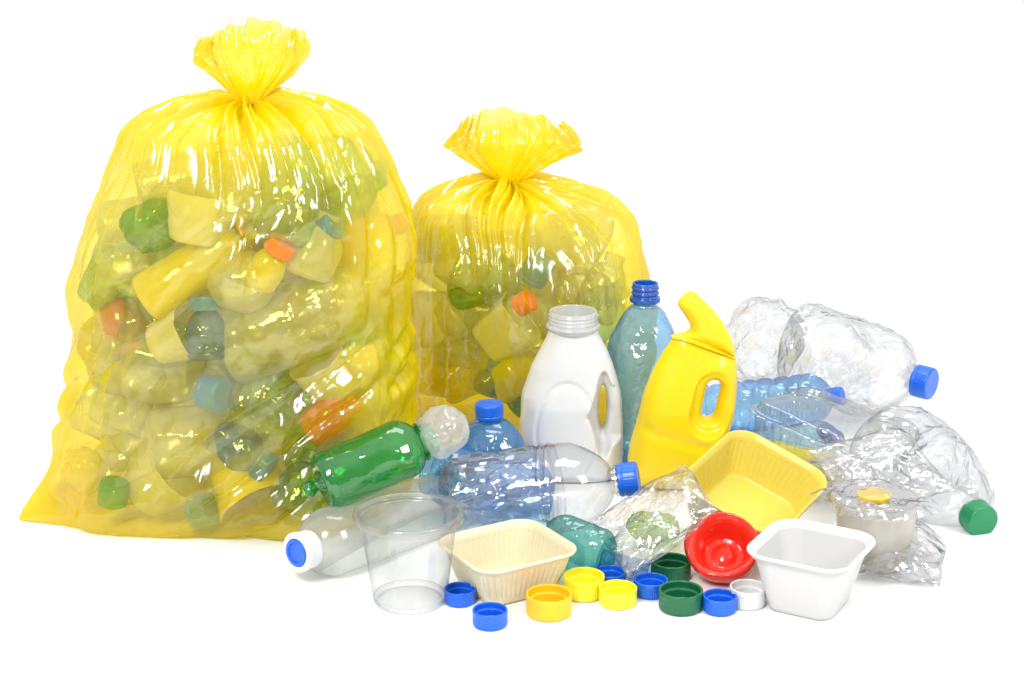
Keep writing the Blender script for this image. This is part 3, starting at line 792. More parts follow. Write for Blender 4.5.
def make_detergent():
    base = at(676, 486, Y=Yd); ox, oz = base[0], base[2]
    P2 = lambda L: np.array([(at(x, y, Y=Yd)[0] - ox, at(x, y, Y=Yd)[2] - oz) for x, y in L])
    body = [(636, 489), (630, 478), (628, 462), (632, 440), (639, 412), (649, 383), (660, 360), (670, 345), (676, 338), (690, 335), (706, 340), (722, 348), (735.5, 356), (738, 380), (735, 412), (727, 440), (722, 470), (718, 487), (700, 491), (660, 491)]
    spout = [(677, 340), (687, 335), (692, 331), (686, 322), (680, 313), (676.5, 307), (683, 299), (690, 294), (697, 297), (708, 309), (718, 319), (726, 331), (734, 348), (736, 362), (728, 358), (710, 350), (692, 345)]
    hole = P2([(710.5, 402)])[0]
    root = thing('detergent_bottle', 'bright yellow handled bottle with curved spout, leaning right beside the blue bottle', 'bottle', (ox, Yd, 0))
    v = 0.0015
    for nm, poly, cut, Rr, hh in (('bottle_body', body, True, .030, .031), ('spout', spout, False, .0145, .016)):
        P = chaikin(P2(poly), 2)
        xs = np.arange(P[:, 0].min() - .004, P[:, 0].max() + .005, v); zs = np.arange(P[:, 1].min() - .004, P[:, 1].max() + .005, v); ys = np.arange(-hh - .005, hh + .005, v)
        X, Z = np.meshgrid(xs, zs, indexing='ij')
        d = poly_dist(X, Z, P)
        inn = np.clip(-d / Rr, 0, 1)
        zz = Z / .16
        h = hh * (np.interp(Z, [0, .09, .13, .155], [1, 1, .72, .58]) if cut else np.interp(Z, [.13, .155, .2], [1.1, 1.05, .8]))
        yh = np.where(d < 0, h * np.sqrt(np.clip(1 - (1 - inn) ** 2.2, 0, 1)), -d)
        if cut:
            an = math.radians(10)
            u = (X - hole[0]) * math.cos(an) - (Z - hole[1]) * math.sin(an); w = (X - hole[0]) * math.sin(an) + (Z - hole[1]) * math.cos(an)
            ha, hb = .0085, .0235
            seg = np.clip(w, -(hb - ha), hb - ha)
            dh = np.hypot(u, w - seg) - ha
            lim = np.where(dh > 0, .018 * np.sqrt(np.clip(1 - (1 - np.clip(dh / .009, 0, 1)) ** 2, 0, 1)), dh)
            g = np.clip((dh - .010) / .016, 0, 1); g = g * g * (3 - 2 * g)
            lim = np.where(dh < .009, lim, .018 + g * .035)
            yh = np.minimum(yh, lim)
            # swirl moulded round the handle and a seam under the shoulder
            yh -= .0010 * np.exp(-((dh - .026) / .0035) ** 2) * (u < .01)
            sw = Z - (P2([(640, 425)])[0][1] - .35 * (X - P2([(640, 425)])[0][0]))
            yh -= .0022 * np.exp(-(sw / .006) ** 2) * (yh > .004) * (X < hole[0])
        else:
            yh -= .0012 * np.exp(-((d + .004) / .002) ** 2) * 0
        f = np.abs(ys)[None, :, None] - yh[:, None, :]
        V, F = surface_nets(f, xs, ys, zs)
        V = relax(V, F, 4)
        if nm == 'bottle_body':
            V += vnormals(V, F) * (vnoise(V * 26, 5) * .0012)[:, None]
            zmin = V[:, 2].min()
        V[:, 2] -= zmin
        obj(nm, V, F, M['detergent'], root)
    # rolled collar where the spout meets the shoulder
    Pc = P2([(671, 341), (680, 340.5), (692, 343), (706, 348), (722, 354), (736, 362)])
    Pc = resample(Pc, 60, 3); n = len(Pc)
    ph = np.linspace(0, 2 * PI, 24, endpoint=False)
    hw = .0185
    V = []
    for i, (x, z) in enumerate(Pc):
        u = (i / (n - 1)) * 2 - 1
        e = hw * math.sqrt(max(0, 1 - abs(u) ** 2.6)) + .0005
        for a in ph: V.append((x, e * math.cos(a), z + .0016 * math.sin(a)))
    V = np.array(V); V[:, 2] -= zmin
    obj('collar', V, grid_faces(24, n), M['detergent'], root)
make_detergent()

# ------------------------------------------------------------------ trays
def tray(label, loc, rot, w, l, h, mat, r=.016, flange=.006, taper=.82, flutes=0, fl_d=.0012, name='food_tray', cat='tray', step=0.0, thickness=.0012, n=240, cr=0.0, seed=0, floor_pattern=False, droop=0.002):
    """open tray; local z=0 is the rim, the base is at -h"""
    root = thing(name, label, cat, loc, rot)
    def ring(s, z, off=0.0, fl=0.0, rr=None):
        ww, ll = w * s + off * 2, l * s + off * 2
        P = rrect(ww, ll, (rr if rr is not None else r * s) + max(off, -r * s * .6), n)
        if fl:
            t = np.arange(n)
            sgn = np.abs(np.sin(t * PI * flutes / n)) ** .6 - .5
            nx = np.stack([P[:, 0] / ww, P[:, 1] / ll], -1)
            P = P * (1 + (sgn * fl / np.linalg.norm(P, axis=1))[:, None])
        return np.c_[P, np.full(n, z)]
    rings = []
    T = thickness
    # inside from centre of the floor up, over the flange, then down the outside
    for k in (.0003, .3, .6, .85): rings.append(ring(taper * k, -h + T + .0002 * k))
    rings.append(ring(taper * .94, -h + T + .0003)); rings.append(ring(taper * .985, -h + T + .0016)); rings.append(ring(taper, -h + T + .005))
    for k in np.linspace(0.08, .94, 26):
        s = taper + (1 - taper) * k
        rings.append(ring(s, -h + T + .005 + (h - .008) * k, 0, (fl_d if flutes and .10 < k < .82 else 0)))
        if step and abs(k - .82) < .03: pass
    if step:
        rings.append(ring(1.0, -step, .0002)); rings.append(ring(1.0, -step + .0005, flange * .35)); rings.append(ring(1.0, -.001, flange * .42))
    rings.append(ring(1.0, -.0012, flange * .46)); rings.append(ring(1.0, -.0002, flange * .58)); rings.append(ring(1.0, 0, flange * .7)); rings.append(ring(1.0, -.0002, flange * .92)); rings.append(ring(1.0, -.0012, flange)); rings.append(ring(1.0, -droop - .0006, flange * 1.02)); rings.append(ring(1.0, -droop - .001, flange * .98)); rings.append(ring(1.0, -droop, flange * .9))
    rings.append(ring(1.0, -.0018, flange * .75))
    if step: rings.append(ring(1.0, -step - .0012, flange * .45)); rings.append(ring(1.0, -step - .0016, .0016))
    else: rings.append(ring(1.0, -.0026, .0016))
    for k in np.linspace(.94, 0.02, 26):
        s = taper + (1 - taper) * k
        rings.append(ring(s, -h + .004 + (h - .008) * k, T, (fl_d if flutes and .10 < k < .82 else 0)))
    rings.append(ring(taper * .985, -h + .0012, T * .6)); rings.append(ring(taper * .95, -h)); rings.append(ring(taper * .5, -h)); rings.append(ring(taper * .0003, -h))
    V = np.concatenate(rings)
    F = grid_faces(n, len(rings))
    if cr: V += vnormals(V, F) * (vnoise(V * 20, seed) * cr)[:, None]
    obj('tray_shell', V, F, mat, root)
    return root
tray('cream ribbed plastic tray standing level, between the clear tub and the yellow caps', (-0.0045, -0.236, 0.0465), (0, 0, math.radians(31)), .104, .096, .046, M['cream'], r=.018, flange=.006, taper=.77, flutes=56, fl_d=.0016, n=336)
tray('deep white square plastic pot standing empty at the front right', (0.2915, -0.276, 0.064), (0, 0, math.radians(-29.5)), .0925, .0965, .0638, M['white_tray'], r=.020, flange=.0075, taper=.70, step=.006, n=240, name='food_pot', cat='pot')
tray('pale yellow ribbed food tray tilted toward the right, against the yellow bottle', (0.258, -0.118, 0.070), (.14, .354, -.525), .112, .142, .048, M['yellow_tray'], r=.024, flange=.0055, taper=.80, flutes=64, fl_d=.0012, n=384)

# ------------------------------------------------------------------ loose caps
caps = [(460, 588, 32, .0150, 'cap_blue', 'blue screw cap half hidden under the cream tray'),
        (490, 609, 35, .0165, 'cap_blue', 'blue screw cap lying alone in front of the cream tray, lowest in the picture'),
        (549, 593, 46, .0215, 'cap_orange', 'amber screw cap, widest of the caps, in front of the cream tray'),
        (584, 575, 41, .0215, 'cap_yellow', 'lemon yellow screw cap touching the cream tray, behind the other yellow cap'),
        (618, 587, 38, .0175, 'cap_yellow', 'lemon yellow screw cap beneath the tip of the crinkled film packet'),
        (610, 571, 32, .0150, 'cap_blue', 'blue screw cap mostly hidden behind the two lemon caps'),
        (651, 579, 34, .0160, 'cap_blue', 'blue screw cap between the lemon cap and the dark green caps'),
        (671, 560, 40, .0190, 'cap_green', 'dark green screw cap at the back, beside the red bowl'),
        (681, 589, 44, .0205, 'cap_green', 'dark green screw cap at the front between two blue caps'),
        (720, 595, 34, .0165, 'cap_blue', 'blue screw cap below the red bowl, next to the white cap'),
        (748, 586, 36, .0195, 'cap_white', 'white screw cap next to the deep white pot')]
for px, py, d, h, m, lab in caps: loose_cap(px, py, d, h, M[m], lab)

# ------------------------------------------------------------------ red bowl, tilted to the viewer
def red_bowl():
    c = at(722, 557, Y=-0.222)
    d = Vector((-.15, -.62, .72)).normalized()
    R0 = 37.5 * PX(-.222, .04)
    root = thing('red_bowl', 'glossy red dented plastic bowl tipped on its side beside the white pot', 'bowl', c, d.to_track_quat('Z', 'Y'))
    H = .032
    pf = [(0.0004, -H), (R0 * .50, -H), (R0 * .78, -H * .8), (R0 * .96, -H * .35), (R0, -.004), (R0 * 1.0, 0.0), (R0 * .97, .003), (R0 * .90, .0035), (R0 * .80, .001), (R0 * .70, -.004), (R0 * .64, -.010), (R0 * .60, -.018), (R0 * .52, -.024), (R0 * .35, -.0255), (R0 * .18, -.023), (0.0004, -.022)]
    V, F = lathe(resample(pf, 150, 3), 160)
    V += vnormals(V, F) * (vnoise(V * 40, 3) * .0022 + crumple(V, 30, 9, 1) * .0012)[:, None]
    obj('bowl_shell', V, F, M['red'], root)
    lift = -min((root.matrix_basis @ Vector(v))[2] for v in V[::7])
    root.location.z += max(lift, 0)
red_bowl()

# ------------------------------------------------------------------ crumpled sheets, packets and blobs
def packet(label, corners, puff, mat, name, cat, cr=.012, cr_s=34, seed=0, n=150, sides=None, part='film'):
    """pillow of film spanned by four world corners (a b c d in order)"""
    a, b, c, d = (np.array(p) for p in corners)
    org = (a + b + c + d) / 4
    u = np.linspace(0, 1, n)
    U_, W_ = np.meshgrid(u, u)
    Uf, Wf = U_.ravel()[:, None], W_.ravel()[:, None]
    B = (1 - Uf) * (1 - Wf) * a + Uf * (1 - Wf) * b + Uf * Wf * c + (1 - Uf) * Wf * d
    nr = np.cross(b - a, d - a); nr /= np.linalg.norm(nr)
    if nr @ (CAM - org) < 0: nr = -nr
    e = (np.clip(Uf * (1 - Uf) * 4, 0, 1) * np.clip(Wf * (1 - Wf) * 4, 0, 1)) ** .45
    root = thing(name, label, cat, org)
    for sgn in (1, -1):
        cv = crumple(B + sgn * .3, cr_s, seed + (sgn > 0), 2) * .5 + crease(B, cr_s * 1.6, seed + 9 + (sgn > 0), 7) * .8
        cv2 = vnoise3(B * 30, seed + 5) * .003
        V = B + nr * (sgn * e * puff + (cv[:, None] * cr) * (.35 + .65 * e)) + cv2
        V = V + (nr * 0)
        V[:, 2] = np.maximum(V[:, 2], .0012 if sgn < 0 else .0025)
        o = obj(part if sgn > 0 else 'back_' + part, V - org, grid_faces(n, n, False), mat, root)
    return root
def blob(label, c, radii, mat, name, cat, rot=(0, 0, 0), cr=.02, cr_s=24, seed=0, nu=160, nv=110, power=2.2, part=None, flat=True, group=None):
    """crushed thin-walled lump"""
    th = np.linspace(0, 2 * PI, nu, endpoint=False); ph = np.linspace(-PI / 2 + .01, PI / 2 - .01, nv)
    T_, P_ = np.meshgrid(th, ph)
    D = np.stack([np.cos(P_) * np.cos(T_), np.cos(P_) * np.sin(T_), np.sin(P_)], -1).reshape(-1, 3)
    D = D / (np.abs(D) ** power).sum(1, keepdims=True) ** (1 / power)
    V = D * np.array(radii)
    F = grid_faces(nu, nv)
    Nn = vnormals(V, F)
    V = V + Nn * (crumple(V + seed * .37, cr_s, seed, 2) * cr * .6 + crease(V, cr_s * 1.4, seed + 3, 6) * cr * .8 + vnoise(V * cr_s * .45 + seed, seed + 2) * cr * .5)[:, None]
    q = Euler(rot).to_quaternion()
    if name is None: return V, F
    o = tag(obj(name, V, F, mat), label, cat, group)
    o.rotation_mode = 'QUATERNION'; o.rotation_quaternion = q
    zmin = (V @ np.array(q.to_matrix()).T)[:, 2].min()
    o.location = (c[0], c[1], max(c[2], -zmin + .001))
    return o

# crumpled cup at the neck of the green bottle
ax_ = (_R * .86 + _U * .50 - _F * .15); ax_ = ax_ / np.linalg.norm(ax_)
o_ = blob('crumpled translucent white cup at the neck of the green bottle', at(444, 432, Y=-.135), (.023, .023, .024), M['white_film'], 'crumpled_cup', 'cup', cr=.010, cr_s=36, seed=33, power=3.0)
o_.rotation_quaternion = aim((0, 0, 0), ax_, .5); o_.location = at(444, 432, Y=-.135)
# crinkled clear packet in the centre
packet('crinkled clear film packet leaning on the yellow tray above the caps', [at(628, 577, z=.020), at(592, 522, Y=-.165), at(685, 462, Y=-.165), at(718, 512, Y=-.235)], .014, M['clear_film'], 'film_packet', 'packet', cr=.018, cr_s=25, seed=50, n=190)
blob('crushed lime green plastic scrap showing through the film packet', at(652, 527, Y=-.14), (.030, .016, .014), M['lime_pet'], 'crushed_scrap', 'scrap', (0, .3, .4), cr=.014, cr_s=34, seed=7)
bottle('crushed teal bottle behind the cream tray, under the big clear bottle', at(606, 558, z=.022), at(540, 530, z=.03), .027, M['teal_pet'], nr=.012, nl=.012, sh=.022, cr=.007, cr_s=24, seed=9, name='crushed_bottle', sx=.8, big=.003)
packet('pale blue film scrap lying behind the lemon yellow caps', [at(590, 578, z=.003), at(640, 585, z=.003), at(650, 560, z=.006), at(602, 550, z=.008)], .003, M['pale_blue_pet'], 'film_scrap', 'film', cr=.006, cr_s=40, seed=60, n=70)

# right hand pile
blob('crushed clear bottle base, crumpled into a ball at the back of the right pile', at(763, 342, Y=.36), (.050, .05, .058), M['clear_crumpled'], 'crushed_bottle', 'bottle', (.2, .3, .3), cr=.034, cr_s=13, seed=17, nu=200, nv=150)
bottle('crumpled clear bottle with a blue cap, lying at the top of the right pile', at(796, 350, Y=.34), at(931, 384, Y=.22), .060, M['clear_crumpled'], nr=.0145, nl=.022, sh=.075, capm=M['cap_blue'], cap_h=.022, cap_r=.0205, ring=True, cr=.016, cr_s=17, seed=44, res=(180, 240), dents=((.3, 4.6, .05, .014), (.55, 5.6, .05, .014), (.45, 0.4, .05, .012)), big=.006)
bottle('pale blue bottle lying on its side, dark blue cap, behind the clear container', at(690, 412, Y=.25), at(842, 396, Y=.17), .0325, M['pale_blue_pet'], nr=.0095, nl=.014, sh=.030, capm=M['cap_blue'], cap_h=.013, cap_r=.0115, ribs=7, rib_d=.003, cr=.004, cr_s=24, seed=47, ring=True)
bottle('big crumpled clear bottle with a green cap, lying at the far right', at(892, 443, Y=.09), at(983, 522, Y=-.10), .060, M['clear_crumpled'], nr=.015, nl=.022, sh=.072, capm=M['cap_mid_green'], cap_h=.021, cap_r=.0185, ring=True, cr=.020, cr_s=15, seed=71, res=(180, 240), dents=((.4, 4.8, .06, .02), (.6, 0.6, .05, .018), (.35, 2.6, .06, .02)), big=.006)
# clear hinged food container
def clamshell():
    a, b, c, d = at(744, 408, Y=.06), at(862, 463, Y=-.03), at(932, 438, Y=.03), at(802, 392, Y=.13)
    root = thing('food_container', 'flat clear hinged food container lying tilted over the pale blue bottle', 'container', (a + b + c + d) / 4)
    org = np.array(root.location)
    def shell(part, s, dz, depth, mat):
        n = 260; P = rrect(2, 2, .28, n)
        rings = []
        spec = [(.02, -1), (.5, -1), (.82, -1), (.87, -.96), (.885, -.85)] + [(.885 + .04 * k, -.85 + .80 * k) for k in np.linspace(.1, 1, 14)] + [(.935, 0), (.99, 0.02), (1.0, -.06)]
        nrm = np.cross(b - a, d - a); nrm /= np.linalg.norm(nrm)
        if nrm[2] < 0: nrm = -nrm
        for k, z in spec:
            Q = P * k
            U_, W_ = (Q[:, :1] + 1) / 2, (Q[:, 1:] + 1) / 2
            B = (1 - U_) * (1 - W_) * a + U_ * (1 - W_) * b + U_ * W_ * c + (1 - U_) * W_ * d
            fl = 0.0016 * (np.abs(np.sin(np.arange(n) * PI * 52 / n)) - .5)[:, None] * (1 if -.84 < z < -.1 else 0)
            B = B + (B - (a + b + c + d) / 4) * fl * 14 + nrm * (dz + depth * -z * s)
            rings.append(B)
        V = np.concatenate(rings); F = grid_faces(n, len(rings))
        V += vnormals(V, F) * (crumple(V, 18, 5 + s, 2) * .006)[:, None]
        V[:, 2] = np.maximum(V[:, 2], .002)
        obj(part, V - org, F, mat, root)
    shell('lid', 1, .001, .012, M['clear'])
    shell('base_tray', -1, -.001, .034, M['clear'])
clamshell()
M['aqua'] = thin('pale_aqua_pet', (0.66, 0.86, 0.90), (0.25, 0.5, 0.6), rough=.06, bump=fine, spec=.12, scatter=.04, scatter_edge=.1, scol=(.4, .65, .75))
bottle('crushed pale aqua bottle lying under the clear food container, cap in dark green', at(745, 455, Y=.05), at(838, 440, Y=.13), .026, M['aqua'], nr=.010, nl=.012, sh=.02, capm=M['cap_green'], cap_h=.012, cr=.012, cr_s=28, seed=83, name='crushed_bottle')
loose_cap(826, 428, 26, .012, M['cap_blue'], 'blue screw cap seen through the clear food container', zoff=.035, tilt=(.5, .4), group='screw caps mixed into the right pile')
packet('strip of yellow film crumpled beneath the clear food container', [at(762, 440, Y=.06), at(775, 475, Y=.0), at(850, 480, Y=.0), at(835, 452, Y=.06)], .006, M['yellow_wall'], 'film_strip', 'film', cr=.010, cr_s=34, seed=61, n=70)

blob('crumpled clear film wad filling the gap under the clear food container', at(842, 486, Y=.0), (.062, .035, .030), M['clear_film'], 'film_wad', 'film', (0, .25, .2), cr=.022, cr_s=20, seed=23)
packet('large sheet of crumpled clear film draped over the middle of the right pile', [at(806, 452, Y=-.03), at(900, 424, Y=.0), at(958, 492, Y=-.10), at(856, 508, Y=-.10)], .012, M['clear_film'], 'film_sheet', 'film', cr=.020, cr_s=20, seed=111, n=170)
# ivory pot with clear film lid and a yellow cap on it
def lidded_pot():
    c = at(876, 566, z=0); c[1] += .038
    s = PX(-.1, .05)
    zr = .072
    c2 = at(877, 497, z=zr)
    loc = np.array([c2[0], c2[1], 0])
    cup('ivory round pot under the crumpled clear film, beside the deep white pot', loc, (0, 0, 0), .035, .0425, zr, M['pot'], name='food_pot', lip=.004, lip_h=.004, wall=.0013, cat='pot', part='pot_wall')
    # film lid
    n, m = 200, 60
    th = np.linspace(0, 2 * PI, n, endpoint=False); rr = np.r_[np.linspace(.0004, .0475, m), np.linspace(.049, .056, 14)]
    T_, R2 = np.meshgrid(th, rr)
    corner = 1 + np.clip((R2 - .046) / .01, 0, 1) * (.20 * np.maximum(0, np.cos(2 * (T_ - 2.85))) ** 6 + .04 * np.sin(T_ * 7))
    X, Y_ = R2 * corner * np.cos(T_), R2 * corner * np.sin(T_)
    Z = zr + .0022 - np.clip(R2 - .0475, 0, 1) * 1.1
    V = np.stack([X, Y_, Z], -1).reshape(-1, 3)
    F = grid_faces(n, len(rr))
    V[:, 2] += crumple(V, 42, 90, 2) * .006 + .003 + .008 * np.clip(1 - (np.hypot(V[:, 0] + .003, V[:, 1] - .004) / .03) ** 2, 0, 1)
    V[:, 2] = np.maximum(V[:, 2], np.where(np.hypot(V[:, 0], V[:, 1]) < .0475, zr + .0006, 0))
    o = thing('clear_film', 'clear film lid lying over the ivory pot with its corner sticking out', 'lid', loc)
    obj('film', V, F, M['clear_film'], o)
    h = .0065
    V, F = lathe(resample([(0.0004, zr - .0012), (.0418, zr - .0012), (.0424, zr - .0002), (.0418, zr + .0004), (0.0004, zr + .0004)], 40, 0), 96)
    obj('inner_lid', V, F, M['white_film'], bpy.data.objects['food_pot.001'])
    root = loose_cap(874, 493, 34, h, M['cap_golden'], 'golden yellow cap lying on the ivory pot under its clear film lid', zoff=zr + .0008, tilt=(0, 0), group='screw caps mixed into the right pile')
lidded_pot()
packet('crumpled clear film bag lying on the floor right of the ivory pot', [at(852, 574, z=.008), at(940, 587, z=.004), at(948, 545, z=.014), at(882, 500, Y=-.06)], .016, M['clear_film'], 'film_bag', 'film', cr=.022, cr_s=26, seed=91, n=190)
packet('clear film draped down the front of the ivory pot', [at(846, 540, Y=-.17), at(895, 575, Y=-.19), at(905, 520, Y=-.14), at(838, 498, Y=-.145)], .005, M['clear_film'], 'film_sheet', 'film', cr=.010, cr_s=34, seed=95, n=120)

# ------------------------------------------------------------------ contents of the bags
def inside(bvh, px, py, inset):
    d = ray(px, py)
    h = bvh.ray_cast(Vector(CAM), Vector(d))[0]
    if h is None: h = Vector(CAM + d * 2)
    return np.array(h) + np.array([d[0], d[1], 0]) * inset
def axis(ang, lean=0.0):
    a = math.radians(ang)
    v = _R * math.cos(a) + _U * math.sin(a) + _F * lean
    return v / np.linalg.norm(v)
def keep_in(bvh, c, reach):
    cx, cyy, rx, ry = (bag1.location.x, BAG1_Y, .168, .145) if bvh is bvh1 else (bag2.location.x + .012, BAG2_Y, .138, .125)
    fx = (c[0] - cx) / max(rx - reach, .02); fy = (c[1] - cyy) / max(ry - reach * .6, .02)
    h = math.hypot(fx, fy)
    if h > 1: c[0] = cx + (c[0] - cx) / h; c[1] = cyy + (c[1] - cyy) / h
    return c
def in_bottle(bvh, px, py, ang, Lpx, Rpx, mat, label, capm=None, lean=.1, inset=None, seed=0, cr=.006, ribs=0, s=None, group=None, cap_r=None):
    s = 1.16e-3 if bvh is bvh1 else 1.24e-3
    R = Rpx * s; Ln = Lpx * s
    c = inside(bvh, px, py, inset if inset is not None else R + .004)
    ax = axis(ang, lean)
    if group: c = keep_in(bvh, c, max(R, abs(ax[0]) * Ln / 2))
    nr = min(.0125, R * .45)
    zmin = min((c - ax * Ln / 2)[2], (c + ax * Ln / 2)[2]) - R * .8
    if zmin < .004: c[2] += .004 - zmin
    bottle(label, c - ax * Ln / 2, c + ax * Ln / 2, R, mat, nr=nr, nl=.014, sh=min(R * 1.1, Ln * .4), capm=capm, cap_h=.015, cap_r=cap_r or nr * 1.25, cr=cr, cr_s=24, seed=seed, res=(64, 90), ribs=ribs, rib_d=.002, group=group, big=.0012)
def in_cup(bvh, px, py, ang, Rpx, hpx, mat, label, lean=-.5, inset=None, power=2.0, name='plastic_cup', seed=0, cr=.005):
    s = 1.16e-3 if bvh is bvh1 else 1.24e-3
    R, h = Rpx * s, hpx * s
    c = inside(bvh, px, py, inset if inset is not None else max(R, h / 2) + .004)
    if c[2] - R < .004: c[2] = R + .004
    ax = axis(ang, lean)
    cup(label, c - ax * h / 2, aim((0, 0, 0), ax), R * .78, R, h, mat, name=name, power=power, cr=cr, cr_s=26, seed=seed, nu=72, nv=60, wall=.001, lip=.002)
def in_blob(bvh, px, py, rx, ry, mat, label, ang=0, name='crushed_bottle', cat='bottle', seed=0, inset=None, cr=.02):
    s = 1.16e-3 if bvh is bvh1 else 1.24e-3
    c = inside(bvh, px, py, inset if inset is not None else min(rx, ry) * s + .004)
    blob(label, c, (rx * s, min(rx, ry) * s, ry * s), mat, name, cat, (0, -math.radians(ang), 0), cr=cr, cr_s=20, seed=seed, nu=90, nv=64)
def in_cap(bvh, px, py, ang, Rpx, hpx, mat, label, lean=-.4, inset=.016):
    s = 1.16e-3 if bvh is bvh1 else 1.24e-3
    c = inside(bvh, px, py, inset); ax = axis(ang, lean)
    if c[2] < Rpx * s + .004: c[2] = Rpx * s + .004
    root = thing('screw_cap', label, 'cap', c, aim((0, 0, 0), ax))
    cap_solid('cap_shell', mat, root, Rpx * s, hpx * s, -hpx * s / 2, nu=64)
def push_in(before, bvh):
    new = [o for o in bpy.data.objects if o not in before]
    roots = [o for o in new if o.parent is None]
    for root in roots:
        W = root.matrix_basis
        pts = []
        for o in [root] + list(root.children_recursive):
            if o.type != 'MESH': continue
            n = len(o.data.vertices); a = np.empty(n * 3); o.data.vertices.foreach_get('co', a)
            Mx = np.array(W) if o is root else np.array(W @ o.matrix_basis)
            pts.append((a.reshape(-1, 3) @ Mx[:3, :3].T + Mx[:3, 3])[::9])
        P = np.concatenate(pts)
        cx, cyy = (bag1.location.x, BAG1_Y) if bvh is bvh1 else (bag2.location.x + .012, BAG2_Y)
        best = np.zeros(3)
        for it in range(14):
            Pc = P + best
            need = 0.0; side = 0.0
            for p in Pc:
                d = p - CAM; L = np.linalg.norm(d)
                h = bvh.ray_cast(Vector(CAM), Vector(d / L))
                if h[0] is None: side += 1; continue
                need = max(need, h[3] + .003 - L)
                hb = bvh.ray_cast(Vector(CAM + d / L * (h[3] + .004)), Vector(d / L))
            if need <= 0 and side == 0: break
            if need > 0:
                f = Pc.mean(0) - CAM; f[2] = 0; f /= np.linalg.norm(f); best += f * min(need, .02)
            if side:
                best[0] += .006 * np.sign(cx - Pc[:, 0].mean())
                if Pc[:, 2].max() > .42: best[2] -= .004
        root.location = Vector(np.array(root.location) + best)
B1 = bvh1
_before = set(bpy.data.objects)
in_blob(B1, 152, 236, 30, 30, M['green_pet'], 'crushed green bottle high on the left inside the large bag', 20, seed=101)
in_cup(B1, 202, 226, 80, 34, 48, M['milky'], 'milky white tub beside the green bottle high inside the large bag', lean=-.2, seed=102)
in_bottle(B1, 200, 276, 33, 120, 23, M['yellow_wall'], 'long yellow bottle lying diagonally inside the large bag, amber cap', M['cap_orange'], lean=.0, seed=103, cr=.003, cap_r=.019)
in_blob(B1, 126, 268, 28, 24, M['clear_bagged'], 'crushed clear bottle left of the long yellow bottle inside the large bag', 0, seed=104)
in_bottle(B1, 290, 205, 80, 110, 34, M['aqua'], 'pale aqua bottle standing near the top centre inside the large bag', None, lean=.3, seed=105, cr=.005)
in_bottle(B1, 352, 210, 35, 70, 20, M['teal_pet'], 'teal bottle high on the right inside the large bag', None, lean=.2, seed=106, cr=.005)
in_bottle(B1, 318, 252, 68, 60, 24, M['milky'], 'milky bottle without a cap, high on the right inside the large bag', None, lean=-.1, seed=107)
in_cap(B1, 329, 234, 30, 13.5, 20, M['cap_sky'], 'round blue cap on the milky bottle high on the right inside the large bag', lean=-.6)
in_bottle(B1, 270, 270, 55, 48, 17, M['yellow_wall'], 'small yellow bottle with a vermilion cap, upper centre inside the large bag', M['cap_vermilion'], lean=-.3, seed=108, cap_r=.016)
in_bottle(B1, 370, 246, 20, 70, 22, M['amber_wall'], 'orange bottle high at the right edge inside the large bag', None, lean=.3, seed=109)
in_blob(B1, 243, 290, 29, 27, M['clear_bagged'], 'round clear bottle bottom at the centre inside the large bag', 0, seed=110, cr=.006)
in_bottle(B1, 121, 332, 125, 62, 19, M['orange_pet'], 'orange bottle with a dark green cap at the left inside the large bag', M['cap_green'], lean=-.1, seed=111, cr=.003, cap_r=.017)
in_cup(B1, 176, 348, 20, 26, 40, M['milky'], 'milky white cup left of the blue tin shape inside the large bag', lean=-.4, seed=112)
in_bottle(B1, 207, 336, 92, 56, 18, M['deep_blue'], 'short deep blue bottle at the middle inside the large bag', M['cap_navy'], lean=-.05, seed=113, cr=.003, ribs=2, cap_r=.018)
in_bottle(B1, 165, 388, -12, 110, 38, M['clear_bagged'], 'hazy clear bottle pointing right, centre left inside the large bag', None, lean=-.12, seed=114, cr=.005)
in_cap(B1, 214, 401, -10, 16, 22, M['cap_sky'], 'blue cap at the mouth of the hazy clear bottle, centre left inside the large bag', lean=-.5)
in_bottle(B1, 300, 335, 22, 150, 38, M['clear_bagged'], 'big crumpled clear bottle across the centre right inside the large bag', None, lean=.0, seed=115, cr=.005)
in_bottle(B1, 335, 305, 15, 80, 24, M['clear_bagged'], 'crumpled clear bottle at the upper right inside the large bag', None, lean=.0, seed=135, cr=.005)
in_cap(B1, 358, 346, 60, 15, 20, M['cap_mid_green'], 'green cap at the right inside the large bag, beside the big clear bottle')
in_cup(B1, 326, 388, 120, 27, 40, M['milky'], 'milky white cup at the right inside the large bag, above the orange bottle', lean=-.5, seed=117)
in_bottle(B1, 333, 424, 30, 56, 20, M['orange_pet'], 'orange bottle low on the right inside the large bag', None, lean=-.1, seed=118)
in_blob(B1, 385, 372, 24, 34, M['lime_pet'], 'crushed lime green bottle at the right edge inside the large bag', -25, seed=119)
in_blob(B1, 356, 365, 22, 18, M['yellow_wall'], 'crumpled yellow wrapper beside the green cap inside the large bag', 10, seed=149, name='crumpled_wrapper', cat='wrapper')
in_bottle(B1, 275, 422, 12, 80, 38, M['aqua'], 'round pale aqua bottle low at the centre right inside the large bag', None, lean=.1, seed=120, cr=.005)
in_bottle(B1, 243, 462, -35, 62, 19, M['deep_blue'], 'small blue bottle with a blue cap, low centre inside the large bag', M['cap_sky'], lean=-.15, seed=121, cap_r=.018)
in_cup(B1, 166, 498, 35, 36, 55, M['milky'], 'wide milky tub low on the left inside the large bag', lean=-.5, seed=122)
in_cap(B1, 114, 502, 80, 14, 22, M['cap_mid_green'], 'green cap near the bottom left corner inside the large bag')
in_cap(B1, 204, 521, 20, 16, 20, M['cap_navy'], 'navy cap at the bottom centre inside the large bag')
